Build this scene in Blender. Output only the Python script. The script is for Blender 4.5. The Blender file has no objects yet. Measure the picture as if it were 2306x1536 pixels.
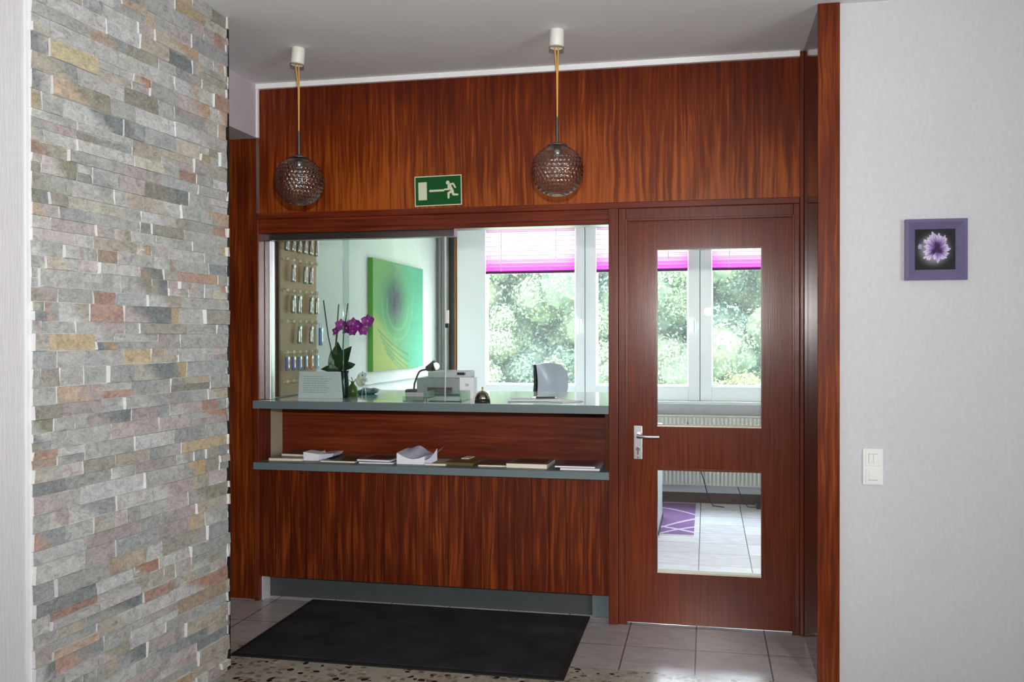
import bpy, math, random
import numpy as np
from mathutils import Vector, Matrix
random.seed(7)
PI = math.pi
SC = bpy.context.scene
COL = SC.collection

# ------------------------------------------------------------------ mesh builder
class MB:
    def __init__(s):
        s.v = []; s.f = []; s.m = []; s.s = []; s.c = []
    def add(s, vs, fs, mi=0, sm=False, col=None):
        b = len(s.v)
        s.v += [tuple(p) for p in vs]
        s.c += [col or (1, 1, 1)] * len(vs)
        for f in fs:
            s.f.append(tuple(b + i for i in f)); s.m.append(mi); s.s.append(sm)
        return s
    def box(s, x0, x1, y0, y1, z0, z1, mi=0, M=None):
        vs = [Vector(p) for p in ((x0,y0,z0),(x1,y0,z0),(x1,y1,z0),(x0,y1,z0),(x0,y0,z1),(x1,y0,z1),(x1,y1,z1),(x0,y1,z1))]
        if M: vs = [M @ p for p in vs]
        return s.add(vs, [(0,3,2,1),(4,5,6,7),(0,1,5,4),(1,2,6,5),(2,3,7,6),(3,0,4,7)], mi)
    def cyl(s, p0, p1, r0, r1=None, n=20, mi=0, sm=True):
        return s.tube([p0, p1], [r0, r0 if r1 is None else r1], n, mi, sm)
    def tube(s, pts, r, n=8, mi=0, sm=True):
        pts = [Vector(p) for p in pts]
        rs = r if isinstance(r, (list, tuple)) else [r] * len(pts)
        vs = []; fs = []
        u = None
        for i, p in enumerate(pts):
            a = pts[max(i-1, 0)]; b = pts[min(i+1, len(pts)-1)]
            t = (b - a).normalized()
            if u is None:
                u = t.orthogonal().normalized()
            else:
                u = (u - t * u.dot(t)).normalized()
            w = t.cross(u)
            for k in range(n):
                an = 2*PI*k/n
                vs.append(p + (u*math.cos(an) + w*math.sin(an)) * rs[i])
        for i in range(len(pts)-1):
            for k in range(n):
                k2 = (k+1) % n
                fs.append((i*n+k, i*n+k2, (i+1)*n+k2, (i+1)*n+k))
        s.add(vs, fs, mi, sm)
        e = (len(pts)-1)*n
        s.add([vs[i] for i in range(n)], [tuple(range(n))[::-1]], mi)
        s.add([vs[e+i] for i in range(n)], [tuple(range(n))], mi)
        return s
    def lathe(s, prof, c=(0,0,0), n=32, mi=0, sm=True, M=None):
        vs = []; fs = []
        for r, z in prof:
            for k in range(n):
                a = 2*PI*k/n
                p = Vector((r*math.cos(a), r*math.sin(a), z))
                if M: p = M @ p
                vs.append(p + Vector(c))
        for i in range(len(prof)-1):
            for k in range(n):
                k2 = (k+1) % n
                fs.append((i*n+k, i*n+k2, (i+1)*n+k2, (i+1)*n+k))
        return s.add(vs, fs, mi, sm)
    def ball(s, c, r, n=16, mi=0, sc=(1,1,1)):
        m = n//2
        prof = [(max(1e-5, math.sin(PI*i/m))*r, -math.cos(PI*i/m)*r) for i in range(m+1)]
        M = Matrix.Diagonal((sc[0], sc[1], sc[2]))
        return s.lathe(prof, c, n, mi, True, M)
    def prism(s, poly, vec, mi=0, sm=False):
        n = len(poly); vec = Vector(vec)
        vs = [Vector(p) for p in poly] + [Vector(p)+vec for p in poly]
        fs = [tuple(range(n))[::-1], tuple(range(n, 2*n))]
        for i in range(n):
            j = (i+1) % n
            fs.append((i, j, n+j, n+i))
        return s.add(vs, fs, mi, sm)
    def grid(s, fn, nu, nv, mi=0, sm=True, colfn=None):
        b = len(s.v); vs = []; fs = []; cs = []
        for j in range(nv+1):
            for i in range(nu+1):
                u = i/nu; v = j/nv
                vs.append(fn(u, v)); cs.append(colfn(u, v) if colfn else (1,1,1))
        for j in range(nv):
            for i in range(nu):
                a = j*(nu+1)+i
                fs.append((a, a+1, a+nu+2, a+nu+1))
        s.add(vs, fs, mi, sm)
        s.c[b:] = cs
        return s
    def torus(s, c, R, r, n=20, m=8, mi=0, axis='z'):
        vs = []; fs = []
        for i in range(n):
            a = 2*PI*i/n
            for k in range(m):
                b = 2*PI*k/m
                q = ((R+r*math.cos(b))*math.cos(a), (R+r*math.cos(b))*math.sin(a), r*math.sin(b))
                if axis == 'x': q = (q[2], q[0], q[1])
                if axis == 'y': q = (q[0], q[2], q[1])
                vs.append(Vector(q)+Vector(c))
        for i in range(n):
            for k in range(m):
                i2 = (i+1) % n; k2 = (k+1) % m
                fs.append((i*m+k, i2*m+k, i2*m+k2, i*m+k2))
        return s.add(vs, fs, mi, True)

def chain(o):
    p = Vector((0,0,0))
    while o is not None:
        p = p + o.location; o = o.parent
    return p

def part(name, mb, mats, parent=None, bevel=0, off=None, cols=False, label=None):
    off = chain(parent) if off is None else Vector(off)
    me = bpy.data.meshes.new(name)
    me.from_pydata([tuple(Vector(p)-off) for p in mb.v], [], mb.f)
    mats = mats if isinstance(mats, (list, tuple)) else [mats]
    for m in mats: me.materials.append(m)
    me.polygons.foreach_set('material_index', mb.m)
    me.polygons.foreach_set('use_smooth', mb.s)
    if cols:
        a = me.color_attributes.new('Col', 'FLOAT_COLOR', 'POINT')
        a.data.foreach_set('color', [x for c in mb.c for x in (c[0], c[1], c[2], 1)])
    me.update()
    o = bpy.data.objects.new(name, me)
    COL.objects.link(o)
    if parent is not None: o.parent = parent
    if bevel:
        b = o.modifiers.new('bevel', 'BEVEL'); b.width = bevel; b.segments = 2; b.limit_method = 'ANGLE'; b.harden_normals = False
    if label: o['label'] = label
    return o

def tag(o, label, cat, group=None):
    o['label'] = label; o['category'] = cat
    if group: o['group'] = group
    return o

def thing(name, loc, label, cat, group=None, rz=0):
    o = bpy.data.objects.new(name, None); o.empty_display_size = .05
    COL.objects.link(o); o.location = loc; o.rotation_euler = (0,0,rz)
    return tag(o, label, cat, group)

def single(name, mb, mats, org, label, cat, group=None, bevel=0, cols=False, rz=0, world=True):
    o = part(name, mb, mats, None, bevel, org if world else (0,0,0), cols)
    o.location = org; o.rotation_euler = (0,0,rz)
    return tag(o, label, cat, group)

def struct(name, mb, mats, parent=None, bevel=0, cols=False):
    o = part(name, mb, mats, parent, bevel, None, cols)
    if parent is None: o['kind'] = 'structure'
    return o

def sroot(name, loc):
    o = bpy.data.objects.new(name, None); COL.objects.link(o); o.location = loc
    o['kind'] = 'structure'
    return o

def dup(root, loc, rz, label, group=None):
    r = root.copy(); COL.objects.link(r); r.location = loc; r.rotation_euler = (0,0,rz); r['label'] = label
    if group: r['group'] = group
    for ch in list(root.children):
        c = ch.copy(); COL.objects.link(c); c.parent = r
        for g in list(ch.children):
            d = g.copy(); COL.objects.link(d); d.parent = c
    return r

def B(x0,x1,y0,y1,z0,z1): return MB().box(x0,x1,y0,y1,z0,z1)

# ------------------------------------------------------------------ materials
class NT:
    def __init__(s, name):
        s.mat = bpy.data.materials.new(name); s.mat.use_nodes = True
        s.t = s.mat.node_tree; s.n = s.t.nodes; s.l = s.t.links
        s.bsdf = s.n['Principled BSDF']; s.out = s.n['Material Output']
    def node(s, typ, **kw):
        n = s.n.new(typ)
        for k, v in kw.items():
            if k in ('operation','blend_type','data_type','noise_dimensions','feature','attribute_name','musgrave_type','invert','interpolation'):
                setattr(n, k, v)
            else:
                n.inputs[k.replace('_', ' ')].default_value = v
        return n
    def link(s, a, b): s.l.new(a, b)
    def math(s, op, a, b=None, c=None):
        n = s.n.new('ShaderNodeMath'); n.operation = op
        for i, x in enumerate((a, b, c)):
            if x is None: continue
            if isinstance(x, (int, float)): n.inputs[i].default_value = x
            else: s.link(x, n.inputs[i])
        return n.outputs[0]
    def ramp(s, fac, stops, interp='LINEAR'):
        n = s.n.new('ShaderNodeValToRGB'); n.color_ramp.interpolation = interp
        e = n.color_ramp.elements
        while len(e) < len(stops): e.new(.5)
        for q, (p, c) in zip(e, stops):
            q.position = p; q.color = (c[0], c[1], c[2], 1)
        s.link(fac, n.inputs[0]); return n.outputs[0]
    def pos(s, scale=(1,1,1), loc=(0,0,0), kind='pos'):
        if kind == 'pos':
            g = s.n.new('ShaderNodeNewGeometry').outputs['Position']
        else:
            g = s.n.new('ShaderNodeTexCoord').outputs['Object']
        m = s.n.new('ShaderNodeMapping'); m.inputs['Scale'].default_value = scale; m.inputs['Location'].default_value = loc
        s.link(g, m.inputs['Vector']); return m.outputs[0]
    def noise(s, vec, scale=5, detail=4, rough=.5, dist=0):
        n = s.n.new('ShaderNodeTexNoise'); n.inputs['Scale'].default_value = scale; n.inputs['Detail'].default_value = detail
        n.inputs['Roughness'].default_value = rough; n.inputs['Distortion'].default_value = dist
        s.link(vec, n.inputs['Vector']); return n
    def mixc(s, fac, a, b, blend='MIX'):
        n = s.n.new('ShaderNodeMix'); n.data_type = 'RGBA'; n.blend_type = blend
        for i, x in ((0, fac), (6, a), (7, b)):
            if isinstance(x, (int, float)): n.inputs[i].default_value = x
            elif isinstance(x, tuple): n.inputs[i].default_value = (x[0], x[1], x[2], 1)
            else: s.link(x, n.inputs[i])
        return n.outputs[2]
    def bump(s, h, strength=.2, dist=.01):
        b = s.n.new('ShaderNodeBump'); b.inputs['Strength'].default_value = strength; b.inputs['Distance'].default_value = dist
        s.link(h, b.inputs['Height']); s.link(b.outputs[0], s.bsdf.inputs['Normal'])
    def base(s, c):
        if isinstance(c, tuple): s.bsdf.inputs['Base Color'].default_value = (c[0], c[1], c[2], 1)
        else: s.link(c, s.bsdf.inputs['Base Color'])
    def set(s, **kw):
        for k, v in kw.items(): s.bsdf.inputs[k.replace('_', ' ')].default_value = v

def mat(name, c, rough=.5, metal=0, spec=.5, var=.06, vs=30, bump=0, emit=None, coat=0):
    t = NT(name)
    n = t.noise(t.pos(kind='obj'), vs, 3)
    t.base(t.mixc(n.outputs[0], tuple(x*(1-var) for x in c), tuple(min(1, x*(1+var)) for x in c)))
    t.set(Roughness=rough, Metallic=metal); t.bsdf.inputs['Specular IOR Level'].default_value = spec
    if coat: t.bsdf.inputs['Coat Weight'].default_value = coat; t.bsdf.inputs['Coat Roughness'].default_value = .08
    if bump: t.bump(n.outputs[0], bump, .004)
    if emit:
        t.bsdf.inputs['Emission Color'].default_value = (*emit[0], 1); t.bsdf.inputs['Emission Strength'].default_value = emit[1]
    return t.mat

def wood(name, dark, mid, light, horiz=False, rough=.27, spec=.22, plank=0, fine=1.0, contrast=1.0, zfade=False):
    t = NT(name)
    v = t.pos()
    sep = t.n.new('ShaderNodeSeparateXYZ'); t.link(v, sep.inputs[0])
    x = t.math('ADD', sep.outputs[0], t.math('MULTIPLY', sep.outputs[1], .83)); z = sep.outputs[2]
    if horiz: x, z = z, x
    if plank:
        idx = t.math('FLOOR', t.math('DIVIDE', t.math('ADD', sep.outputs[0], 2.352), plank))
        wn = t.n.new('ShaderNodeTexWhiteNoise'); wn.noise_dimensions = '1D'; t.link(idx, wn.inputs['W'])
        x = t.math('ADD', x, t.math('MULTIPLY', wn.outputs['Value'], 9.0))
    c1 = t.n.new('ShaderNodeCombineXYZ'); t.link(x, c1.inputs[0]); t.link(z, c1.inputs[1])
    # gentle wander of the grain
    m1 = t.n.new('ShaderNodeMapping'); m1.inputs['Scale'].default_value = (7, 2.6, 1); t.link(c1.outputs[0], m1.inputs[0])
    w = t.noise(m1.outputs[0], 1.0, 2)
    xw = t.math('ADD', x, t.math('MULTIPLY', t.math('SUBTRACT', w.outputs[0], .5), .038))
    c2 = t.n.new('ShaderNodeCombineXYZ'); t.link(xw, c2.inputs[0]); t.link(z, c2.inputs[1])
    m2 = t.n.new('ShaderNodeMapping'); m2.inputs['Scale'].default_value = (56*fine, 2.0, 1); t.link(c2.outputs[0], m2.inputs[0])
    g = t.noise(m2.outputs[0], 1.0, 3, .55)
    m3 = t.n.new('ShaderNodeMapping'); m3.inputs['Scale'].default_value = (210*fine, 5, 1); t.link(c2.outputs[0], m3.inputs[0])
    h = t.noise(m3.outputs[0], 1.0, 2)
    m4 = t.n.new('ShaderNodeMapping'); m4.inputs['Scale'].default_value = (2.6, 1.5, 1); t.link(c1.outputs[0], m4.inputs[0])
    big = t.noise(m4.outputs[0], 1.0, 2)
    f = t.math('ADD', t.math('MULTIPLY', g.outputs[0], .8*contrast), t.math('MULTIPLY', h.outputs[0], .25*contrast))
    f = t.math('ADD', f, t.math('MULTIPLY', big.outputs[0], .42))
    f = t.math('SUBTRACT', f, .235 + .525*(contrast-1))
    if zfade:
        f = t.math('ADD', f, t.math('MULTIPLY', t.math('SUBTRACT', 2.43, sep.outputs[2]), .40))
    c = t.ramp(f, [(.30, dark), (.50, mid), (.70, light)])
    t.base(c)
    t.set(Roughness=rough); t.bsdf.inputs['Specular IOR Level'].default_value = spec
    t.bump(h.outputs[0], .05, .002)
    return t.mat

def glass(name, tint=(.97,.985,.975), f0=.045, rough=.0, extra=0, dust=0):
    t = NT(name)
    t.n.remove(t.bsdf)
    lw = t.n.new('ShaderNodeLayerWeight'); lw.inputs[0].default_value = .5
    p = t.math('POWER', lw.outputs['Facing'], 5)
    fac = t.math('ADD', t.math('MULTIPLY', p, 1-f0), f0 + extra)
    tr = t.n.new('ShaderNodeBsdfTransparent'); tr.inputs[0].default_value = (*tint, 1)
    gl = t.n.new('ShaderNodeBsdfGlossy'); gl.inputs['Roughness'].default_value = rough
    mx = t.n.new('ShaderNodeMixShader'); t.link(fac, mx.inputs[0]); t.link(tr.outputs[0], mx.inputs[1]); t.link(gl.outputs[0], mx.inputs[2])
    o_ = mx.outputs[0]
    if dust:        # milky film standing in for the glare veil over the bright view
        tl = t.n.new('ShaderNodeBsdfTranslucent'); tl.inputs[0].default_value = (.86,.95,.92,1)
        m2 = t.n.new('ShaderNodeMixShader'); m2.inputs[0].default_value = dust; t.link(o_, m2.inputs[1]); t.link(tl.outputs[0], m2.inputs[2]); o_ = m2.outputs[0]
    t.link(o_, t.out.inputs[0])
    return t.mat

def vcol(name, rough=.6, mul=1.0, nvar=0, nscale=40, bump=0, spec=.3):
    t = NT(name)
    a = t.n.new('ShaderNodeAttribute'); a.attribute_name = 'Col'
    c = a.outputs['Color']
    if nvar:
        n = t.noise(t.pos(), nscale, 6, .65, .6)
        k = t.ramp(n.outputs[0], [(.25, (1-nvar,)*3), (.5, (1,1,1)), (.75, (1+nvar*.7,)*3)])
        c = t.mixc(1.0, c, k, 'MULTIPLY')
        if bump: t.bump(n.outputs[0], bump, .008)
    t.base(c); t.set(Roughness=rough); t.bsdf.inputs['Specular IOR Level'].default_value = spec
    return t.mat

DK, MD, LT = (.065,.0085,.003), (.17,.029,.006), (.37,.088,.013)
M = {}
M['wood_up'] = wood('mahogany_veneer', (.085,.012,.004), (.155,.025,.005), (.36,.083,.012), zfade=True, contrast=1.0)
M['wood_front'] = wood('mahogany_planks', DK, (.105,.0165,.004), (.25,.050,.009), plank=.0875, rough=.36, contrast=1.15)
M['wood_side'] = wood('mahogany_side', DK, (.13,.022,.005), (.27,.060,.010), fine=1.2)
M['wood_frame'] = wood('mahogany_frame', (.075,.012,.005), (.12,.022,.008), (.19,.038,.012), fine=1.4, contrast=.8, rough=.22, spec=.38)
M['wood_frame_h'] = wood('mahogany_frame_rail', (.07,.010,.004), (.13,.020,.007), (.21,.038,.012), horiz=True, fine=1.4, contrast=.9, rough=.3)
M['wood_door'] = wood('mahogany_door', (.085,.014,.005), (.14,.025,.008), (.20,.042,.012), fine=1.8, contrast=.9, rough=.21, spec=.30)
M['wood_back'] = wood('mahogany_back_board', (.075,.010,.004), (.14,.022,.007), (.23,.043,.012), horiz=True, fine=.9, rough=.36)
M['wood_gloss'] = wood('mahogany_lacquered', (.03,.007,.004), (.045,.011,.006), (.065,.017,.008), fine=1.3, contrast=.7, rough=.1)
M['grey_lam'] = mat('grey_laminate', (.52,.56,.55), .10, spec=.9, var=.05, vs=120)
M['grey_edge'] = mat('grey_laminate_edge', (.135,.178,.185), .45, var=.06, vs=150)
M['kick'] = mat('grey_kick_board', (.058,.066,.066), .5, var=.2, vs=12)
M['kick_white'] = mat('white_side_panel', (.55,.55,.55), .6)
M['beige'] = mat('beige_panel', (.50,.42,.31), .6, var=.08, vs=20)
M['ceil'] = mat('ceiling_paint', (.80,.81,.82), .9, var=.02, vs=4)
M['cove'] = mat('white_cove', (.86,.86,.86), .5)
M['white'] = mat('white_paint', (.82,.82,.82), .5, var=.02)
M['plastic'] = mat('white_plastic', (.80,.80,.77), .35, var=.02)
M['wframe'] = mat('window_upvc', (.92,.92,.92), .3, var=.01)
M['paper'] = mat('white_paper', (.85,.86,.88), .7, var=.02)
M['paper_lilac'] = mat('lilac_paper', (.62,.62,.76), .7, var=.05)
M['cream'] = mat('cream_pages', (.80,.74,.60), .7, var=.05, vs=200)
M['black'] = mat('black_plastic', (.012,.012,.013), .4)
M['chrome'] = mat('brushed_steel', (.72,.72,.72), .22, 1)
M['alu'] = mat('satin_aluminium', (.62,.62,.62), .35, 1)
M['brass'] = mat('brass', (.55,.38,.13), .3, 1)
M['nickel'] = mat('dark_nickel', (.30,.25,.20), .2, 1)
M['cord'] = mat('gold_cord', (.62,.33,.08), .5)
M['darkmetal'] = mat('dark_bronze', (.16,.14,.13), .3, .8)
M['cup_rim'] = mat('dull_cup_rim', (.30,.29,.22), .5)
M['cup'] = mat('ivory_plastic', (.78,.77,.70), .4)
M['glass'] = glass('clear_glass')
M['veiled'] = glass('veiled_window_glass', dust=.022)
M['slide'] = glass('sliding_glass', (.80,.88,.84), .05, 0, .035)
M['acryl'] = glass('clear_acrylic', (.82,.9,.87), .06, .02, .06)
M['leafdark'] = mat('orchid_leaf', (.035,.065,.022), .35, var=.3, vs=25)
M['stem'] = mat('plant_stem', (.10,.12,.05), .5, var=.3)
M['stake'] = mat('dark_stake', (.05,.07,.06), .5)
M['orchid'] = mat('magenta_petal', (.40,.035,.36), .5, var=.35, vs=50)
M['orchid_mid'] = mat('pale_petal_lip', (.75,.35,.55), .5)
M['vase'] = mat('dark_blue_glaze', (.01,.018,.022), .12)
M['board'] = mat('key_board_wood', (.40,.235,.11), .5, var=.2, vs=9)
M['board_edge'] = mat('key_board_edge', (.10,.045,.02), .5, var=.1)
M['peg'] = mat('cream_peg', (.80,.70,.52), .4)
M['keyfob'] = mat('silver_key_fob', (.62,.62,.60), .3, .9)
M['pinkcards'] = mat('pink_cards', (.62,.52,.54), .7)
M['printer'] = mat('grey_printer_case', (.34,.39,.39), .5)
M['printer_lid'] = mat('pale_printer_lid', (.55,.60,.60), .5)
M['teal'] = mat('teal_dish', (.06,.22,.26), .3)
M['bottle'] = mat('olive_glass', (.09,.13,.03), .15)
M['chairback'] = mat('blue_grey_leather', (.40,.455,.51), .3, var=.05)
M['lampgrey'] = mat('dark_grey_lamp', (.045,.055,.055), .4)
M['curtain'] = mat('grey_curtain', (.36,.37,.34), .9)
M['darkboard'] = mat('dark_board', (.035,.028,.022), .5)
M['orangewood'] = mat('orange_wood_edge', (.42,.17,.05), .5)
M['radiator'] = mat('cream_radiator', (.68,.66,.58), .4)
M['darkbase'] = mat('dark_baseboard', (.07,.035,.03), .5)
M['sillm'] = mat('sill_marble', (.72,.72,.70), .2, var=.06)
M['frame_purple'] = mat('purple_frame', (.155,.130,.245), .38, var=.08, vs=60)
M['sign_green'] = mat('sign_green', (.008,.085,.020), .6, var=.04, spec=.15)
M['sign_cream'] = mat('sign_cream', (.62,.66,.46), .5, var=.02)
M['textgrey'] = mat('grey_print', (.50,.54,.54), .7)
M['vc_art'] = vcol('painted_canvas', .5)
M['vc_print'] = vcol('photo_print', .25)
M['vc_rug'] = vcol('rug_pile', .95, nvar=.15, nscale=200)
def stone_mat():
    t = NT('split_quartzite')
    a = t.n.new('ShaderNodeAttribute'); a.attribute_name = 'Col'
    c = a.outputs['Color']
    p = t.pos((1, 1, 1.6))
    n = t.noise(p, 30, 8, .72, .8); n2 = t.noise(p, 95, 5, .7); n3 = t.noise(t.pos((1,1,1.5), (3,5,1)), 13, 5, .65, 1.5); n4 = t.noise(t.pos((1,1,1.4), (9,1,4)), 17, 7, .7, 2.0)
    c = t.mixc(1.0, c, t.ramp(n.outputs[0], [(.28, (.50,.50,.50)), (.5, (1,1,1)), (.72, (1.35,1.34,1.32))]), 'MULTIPLY')
    c = t.mixc(1.0, c, t.ramp(n2.outputs[0], [(.3, (.78,.78,.78)), (.7, (1.18,1.18,1.18))]), 'MULTIPLY')
    c = t.mixc(t.math('MULTIPLY', t.ramp(n3.outputs[0], [(.60, (0,0,0)), (.72, (1,1,1))]), .45), c, (.34,.20,.12))
    v = t.math('ABSOLUTE', t.math('SUBTRACT', n4.outputs[0], .5))
    c = t.mixc(t.math('MULTIPLY', t.ramp(v, [(.0, (1,1,1)), (.022, (0,0,0))]), .45), c, (.60,.60,.58))
    # the sawn, whitish edges stay plain
    s_ = t.n.new('ShaderNodeSeparateColor'); t.link(a.outputs['Color'], s_.inputs[0])
    c = t.mixc(t.math('GREATER_THAN', s_.outputs[2], .62), c, a.outputs['Color'])
    t.base(c); t.set(Roughness=.55); t.bsdf.inputs['Specular IOR Level'].default_value = .4
    t.bump(t.math('ADD', n.outputs[0], t.math('MULTIPLY', n2.outputs[0], .35)), .55, .010)
    return t.mat
M['stone'] = stone_mat()
def carpet():
    t = NT('black_mat_pile')
    n = t.noise(t.pos(), 500, 3, .7); n2 = t.noise(t.pos(), 6, 3)
    k = t.math('ADD', t.math('MULTIPLY', n.outputs[0], .6), t.math('MULTIPLY', n2.outputs[0], .4))
    t.base(t.ramp(k, [(.35, (.014,.014,.0155)), (.65, (.045,.045,.050))]))
    t.set(Roughness=.95); t.bsdf.inputs['Specular IOR Level'].default_value = .1
    t.bump(n.outputs[0], .6, .003)
    return t.mat
M['matpile'] = carpet()
M['rubber'] = mat('black_rubber', (.006,.006,.006), .6)

def plaster(name, c, sx=110, sz=14, st=.35):
    t = NT(name)
    n = t.noise(t.pos((sx, sx, sz)), 1, 4, .6)
    n2 = t.noise(t.pos(), 1.3, 2)
    k = t.math('ADD', t.math('MULTIPLY', n.outputs[0], .6), t.math('MULTIPLY', n2.outputs[0], .4))
    t.base(t.ramp(k, [(.3, tuple(x*.93 for x in c)), (.7, tuple(min(1, x*1.05) for x in c))]))
    t.set(Roughness=.85); t.bsdf.inputs['Specular IOR Level'].default_value = .2
    t.bump(n.outputs[0], st, .004)
    return t.mat
M['wall_r'] = plaster('woodchip_wallpaper', (.60,.588,.605), 75, 30, .3)
M['wall_l'] = plaster('combed_plaster', (.66,.64,.67), 110, 10, .6)
M['wall_in'] = plaster('office_wall', (.74,.75,.735), 60, 30, .1)
M['mortar'] = plaster('white_mortar', (.80,.80,.79), 90, 90, .3)
M['soffit'] = plaster('soffit_paint', (.58,.52,.56), 60, 30, .1)

def tile(name, k0):
    t = NT(name)
    g = t.n.new('ShaderNodeNewGeometry').outputs['Position']
    sep = t.n.new('ShaderNodeSeparateXYZ'); t.link(g, sep.inputs[0])
    S = .3185
    fx = t.math('DIVIDE', t.math('ADD', sep.outputs[0], .368+S*20), S); fy = t.math('DIVIDE', t.math('ADD', sep.outputs[1], .652+S*20), S)
    def edge(f):
        a = t.math('FRACT', f)
        return t.math('MINIMUM', a, t.math('SUBTRACT', 1.0, a))
    e = t.math('MINIMUM', edge(fx), t.math('MULTIPLY', edge(fy), 1.5))
    grout = t.math('LESS_THAN', e, .010)
    c = t.n.new('ShaderNodeCombineXYZ'); t.link(t.math('FLOOR', fx), c.inputs[0]); t.link(t.math('FLOOR', fy), c.inputs[1])
    wn = t.n.new('ShaderNodeTexWhiteNoise'); wn.noise_dimensions = '2D'; t.link(c.outputs[0], wn.inputs['Vector'])
    n = t.noise(t.pos((9, 22, 1)), 1.0, 5, .6, .4)
    k = t.math('ADD', t.math('MULTIPLY', wn.outputs['Value'], .25), t.math('MULTIPLY', n.outputs[0], .75))
    b = t.ramp(k, [(.25, (.34*k0,.30*k0,.30*k0)), (.55, (.44*k0,.40*k0,.40*k0)), (.8, (.52*k0,.49*k0,.48*k0))])
    t.base(t.mixc(grout, b, (.10*k0,.085*k0,.085*k0)))
    t.set(Roughness=.22); t.bsdf.inputs['Specular IOR Level'].default_value = .5
    t.bump(t.math('SUBTRACT', 1.0, grout), .3, .002)
    return t.mat
M['tile'] = tile('floor_tile', 1.0); M['tile_lit'] = tile('floor_tile_lit', 1.75)  # second one is the same tile, with window light painted into its colour

def terrazzo():
    t = NT('terrazzo')
    p0 = t.pos()
    nz = t.noise(p0, 30, 2)
    vm = t.n.new('ShaderNodeVectorMath'); vm.operation = 'MULTIPLY_ADD'
    t.link(nz.outputs['Color'], vm.inputs[0]); vm.inputs[1].default_value = (.02,.02,.0); t.link(p0, vm.inputs[2])
    def vor(scale, rnd=1):
        v = t.n.new('ShaderNodeTexVoronoi'); v.inputs['Scale'].default_value = scale; v.inputs['Randomness'].default_value = rnd
        t.link(vm.outputs[0], v.inputs['Vector']); return v
    a = vor(34)
    sc = t.n.new('ShaderNodeSeparateColor'); t.link(a.outputs['Color'], sc.inputs[0])
    chip = t.ramp(sc.outputs[0], [(0, (.012,.011,.010)), (.13, (.012,.011,.010)), (.14, (.16,.12,.10)), (.32, (.30,.26,.20)), (.55, (.22,.20,.16)), (.75, (.38,.34,.28)), (.9, (.45,.42,.36))], 'CONSTANT')
    inside = t.math('LESS_THAN', a.outputs['Distance'], .016)
    n = t.noise(p0, 160, 3)
    base = t.ramp(n.outputs[0], [(.3, (.26,.245,.205)), (.7, (.44,.42,.36))])
    ins = t.math('LESS_THAN', a.outputs['Distance'], .50)
    t.base(t.mixc(ins, base, chip))
    t.set(Roughness=.28)
    return t.mat
M['terrazzo'] = terrazzo()

def globe_glass():
    t = NT('smoked_globe_glass')
    t.n.remove(t.bsdf)
    lw = t.n.new('ShaderNodeLayerWeight'); lw.inputs[0].default_value = .5
    fac = t.math('ADD', t.math('MULTIPLY', t.math('POWER', lw.outputs['Facing'], 3), .42), .13)
    tc = t.ramp(lw.outputs['Facing'], [(0, (.80,.76,.73)), (.6, (.66,.62,.60)), (1, (.42,.40,.39))])
    tr = t.n.new('ShaderNodeBsdfTransparent'); t.link(tc, tr.inputs[0])
    gl = t.n.new('ShaderNodeBsdfGlossy'); gl.inputs['Roughness'].default_value = .10; gl.inputs[0].default_value = (.80,.77,.74,1)
    mx = t.n.new('ShaderNodeMixShader'); t.link(fac, mx.inputs[0]); t.link(tr.outputs[0], mx.inputs[1]); t.link(gl.outputs[0], mx.inputs[2])
    t.link(mx.outputs[0], t.out.inputs[0]); return t.mat
M['globe'] = globe_glass()

def blind_mat():
    t = NT('magenta_blind_fabric')
    t.n.remove(t.bsdf)
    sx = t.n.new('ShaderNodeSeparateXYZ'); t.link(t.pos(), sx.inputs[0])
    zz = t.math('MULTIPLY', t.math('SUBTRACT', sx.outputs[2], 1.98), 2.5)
    c = t.ramp(zz, [(.0, (.50,.035,.42)), (.18, (.58,.10,.50)), (.45, (.66,.34,.60)), (1, (.72,.45,.66))])  # paler towards the top: overexposed backlight painted into the fabric colour
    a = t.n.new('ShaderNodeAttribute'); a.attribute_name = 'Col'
    k = t.ramp(a.outputs['Fac'], [(.0, (.30,.16,.30)), (.22, (1,1,1))])  # back folds darkened: crease shade painted into the colour
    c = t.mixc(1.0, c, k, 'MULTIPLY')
    df = t.n.new('ShaderNodeBsdfDiffuse'); tl = t.n.new('ShaderNodeBsdfTranslucent'); tr = t.n.new('ShaderNodeBsdfTransparent')
    t.link(c, df.inputs[0]); t.link(c, tl.inputs[0]); tr.inputs[0].default_value = (.95,.55,.9,1)
    m1 = t.n.new('ShaderNodeMixShader'); m1.inputs[0].default_value = .6; t.link(df.outputs[0], m1.inputs[1]); t.link(tl.outputs[0], m1.inputs[2])
    m2 = t.n.new('ShaderNodeMixShader'); m2.inputs[0].default_value = .02; t.link(m1.outputs[0], m2.inputs[1]); t.link(tr.outputs[0], m2.inputs[2])
    t.link(m2.outputs[0], t.out.inputs[0]); return t.mat
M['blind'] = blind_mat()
M['whitecord'] = mat('white_cord', (.9,.9,.9), .6, emit=((1,.95,1), .0))
M['blindrail'] = mat('dark_plum_rail', (.09,.012,.08), .4)

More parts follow.
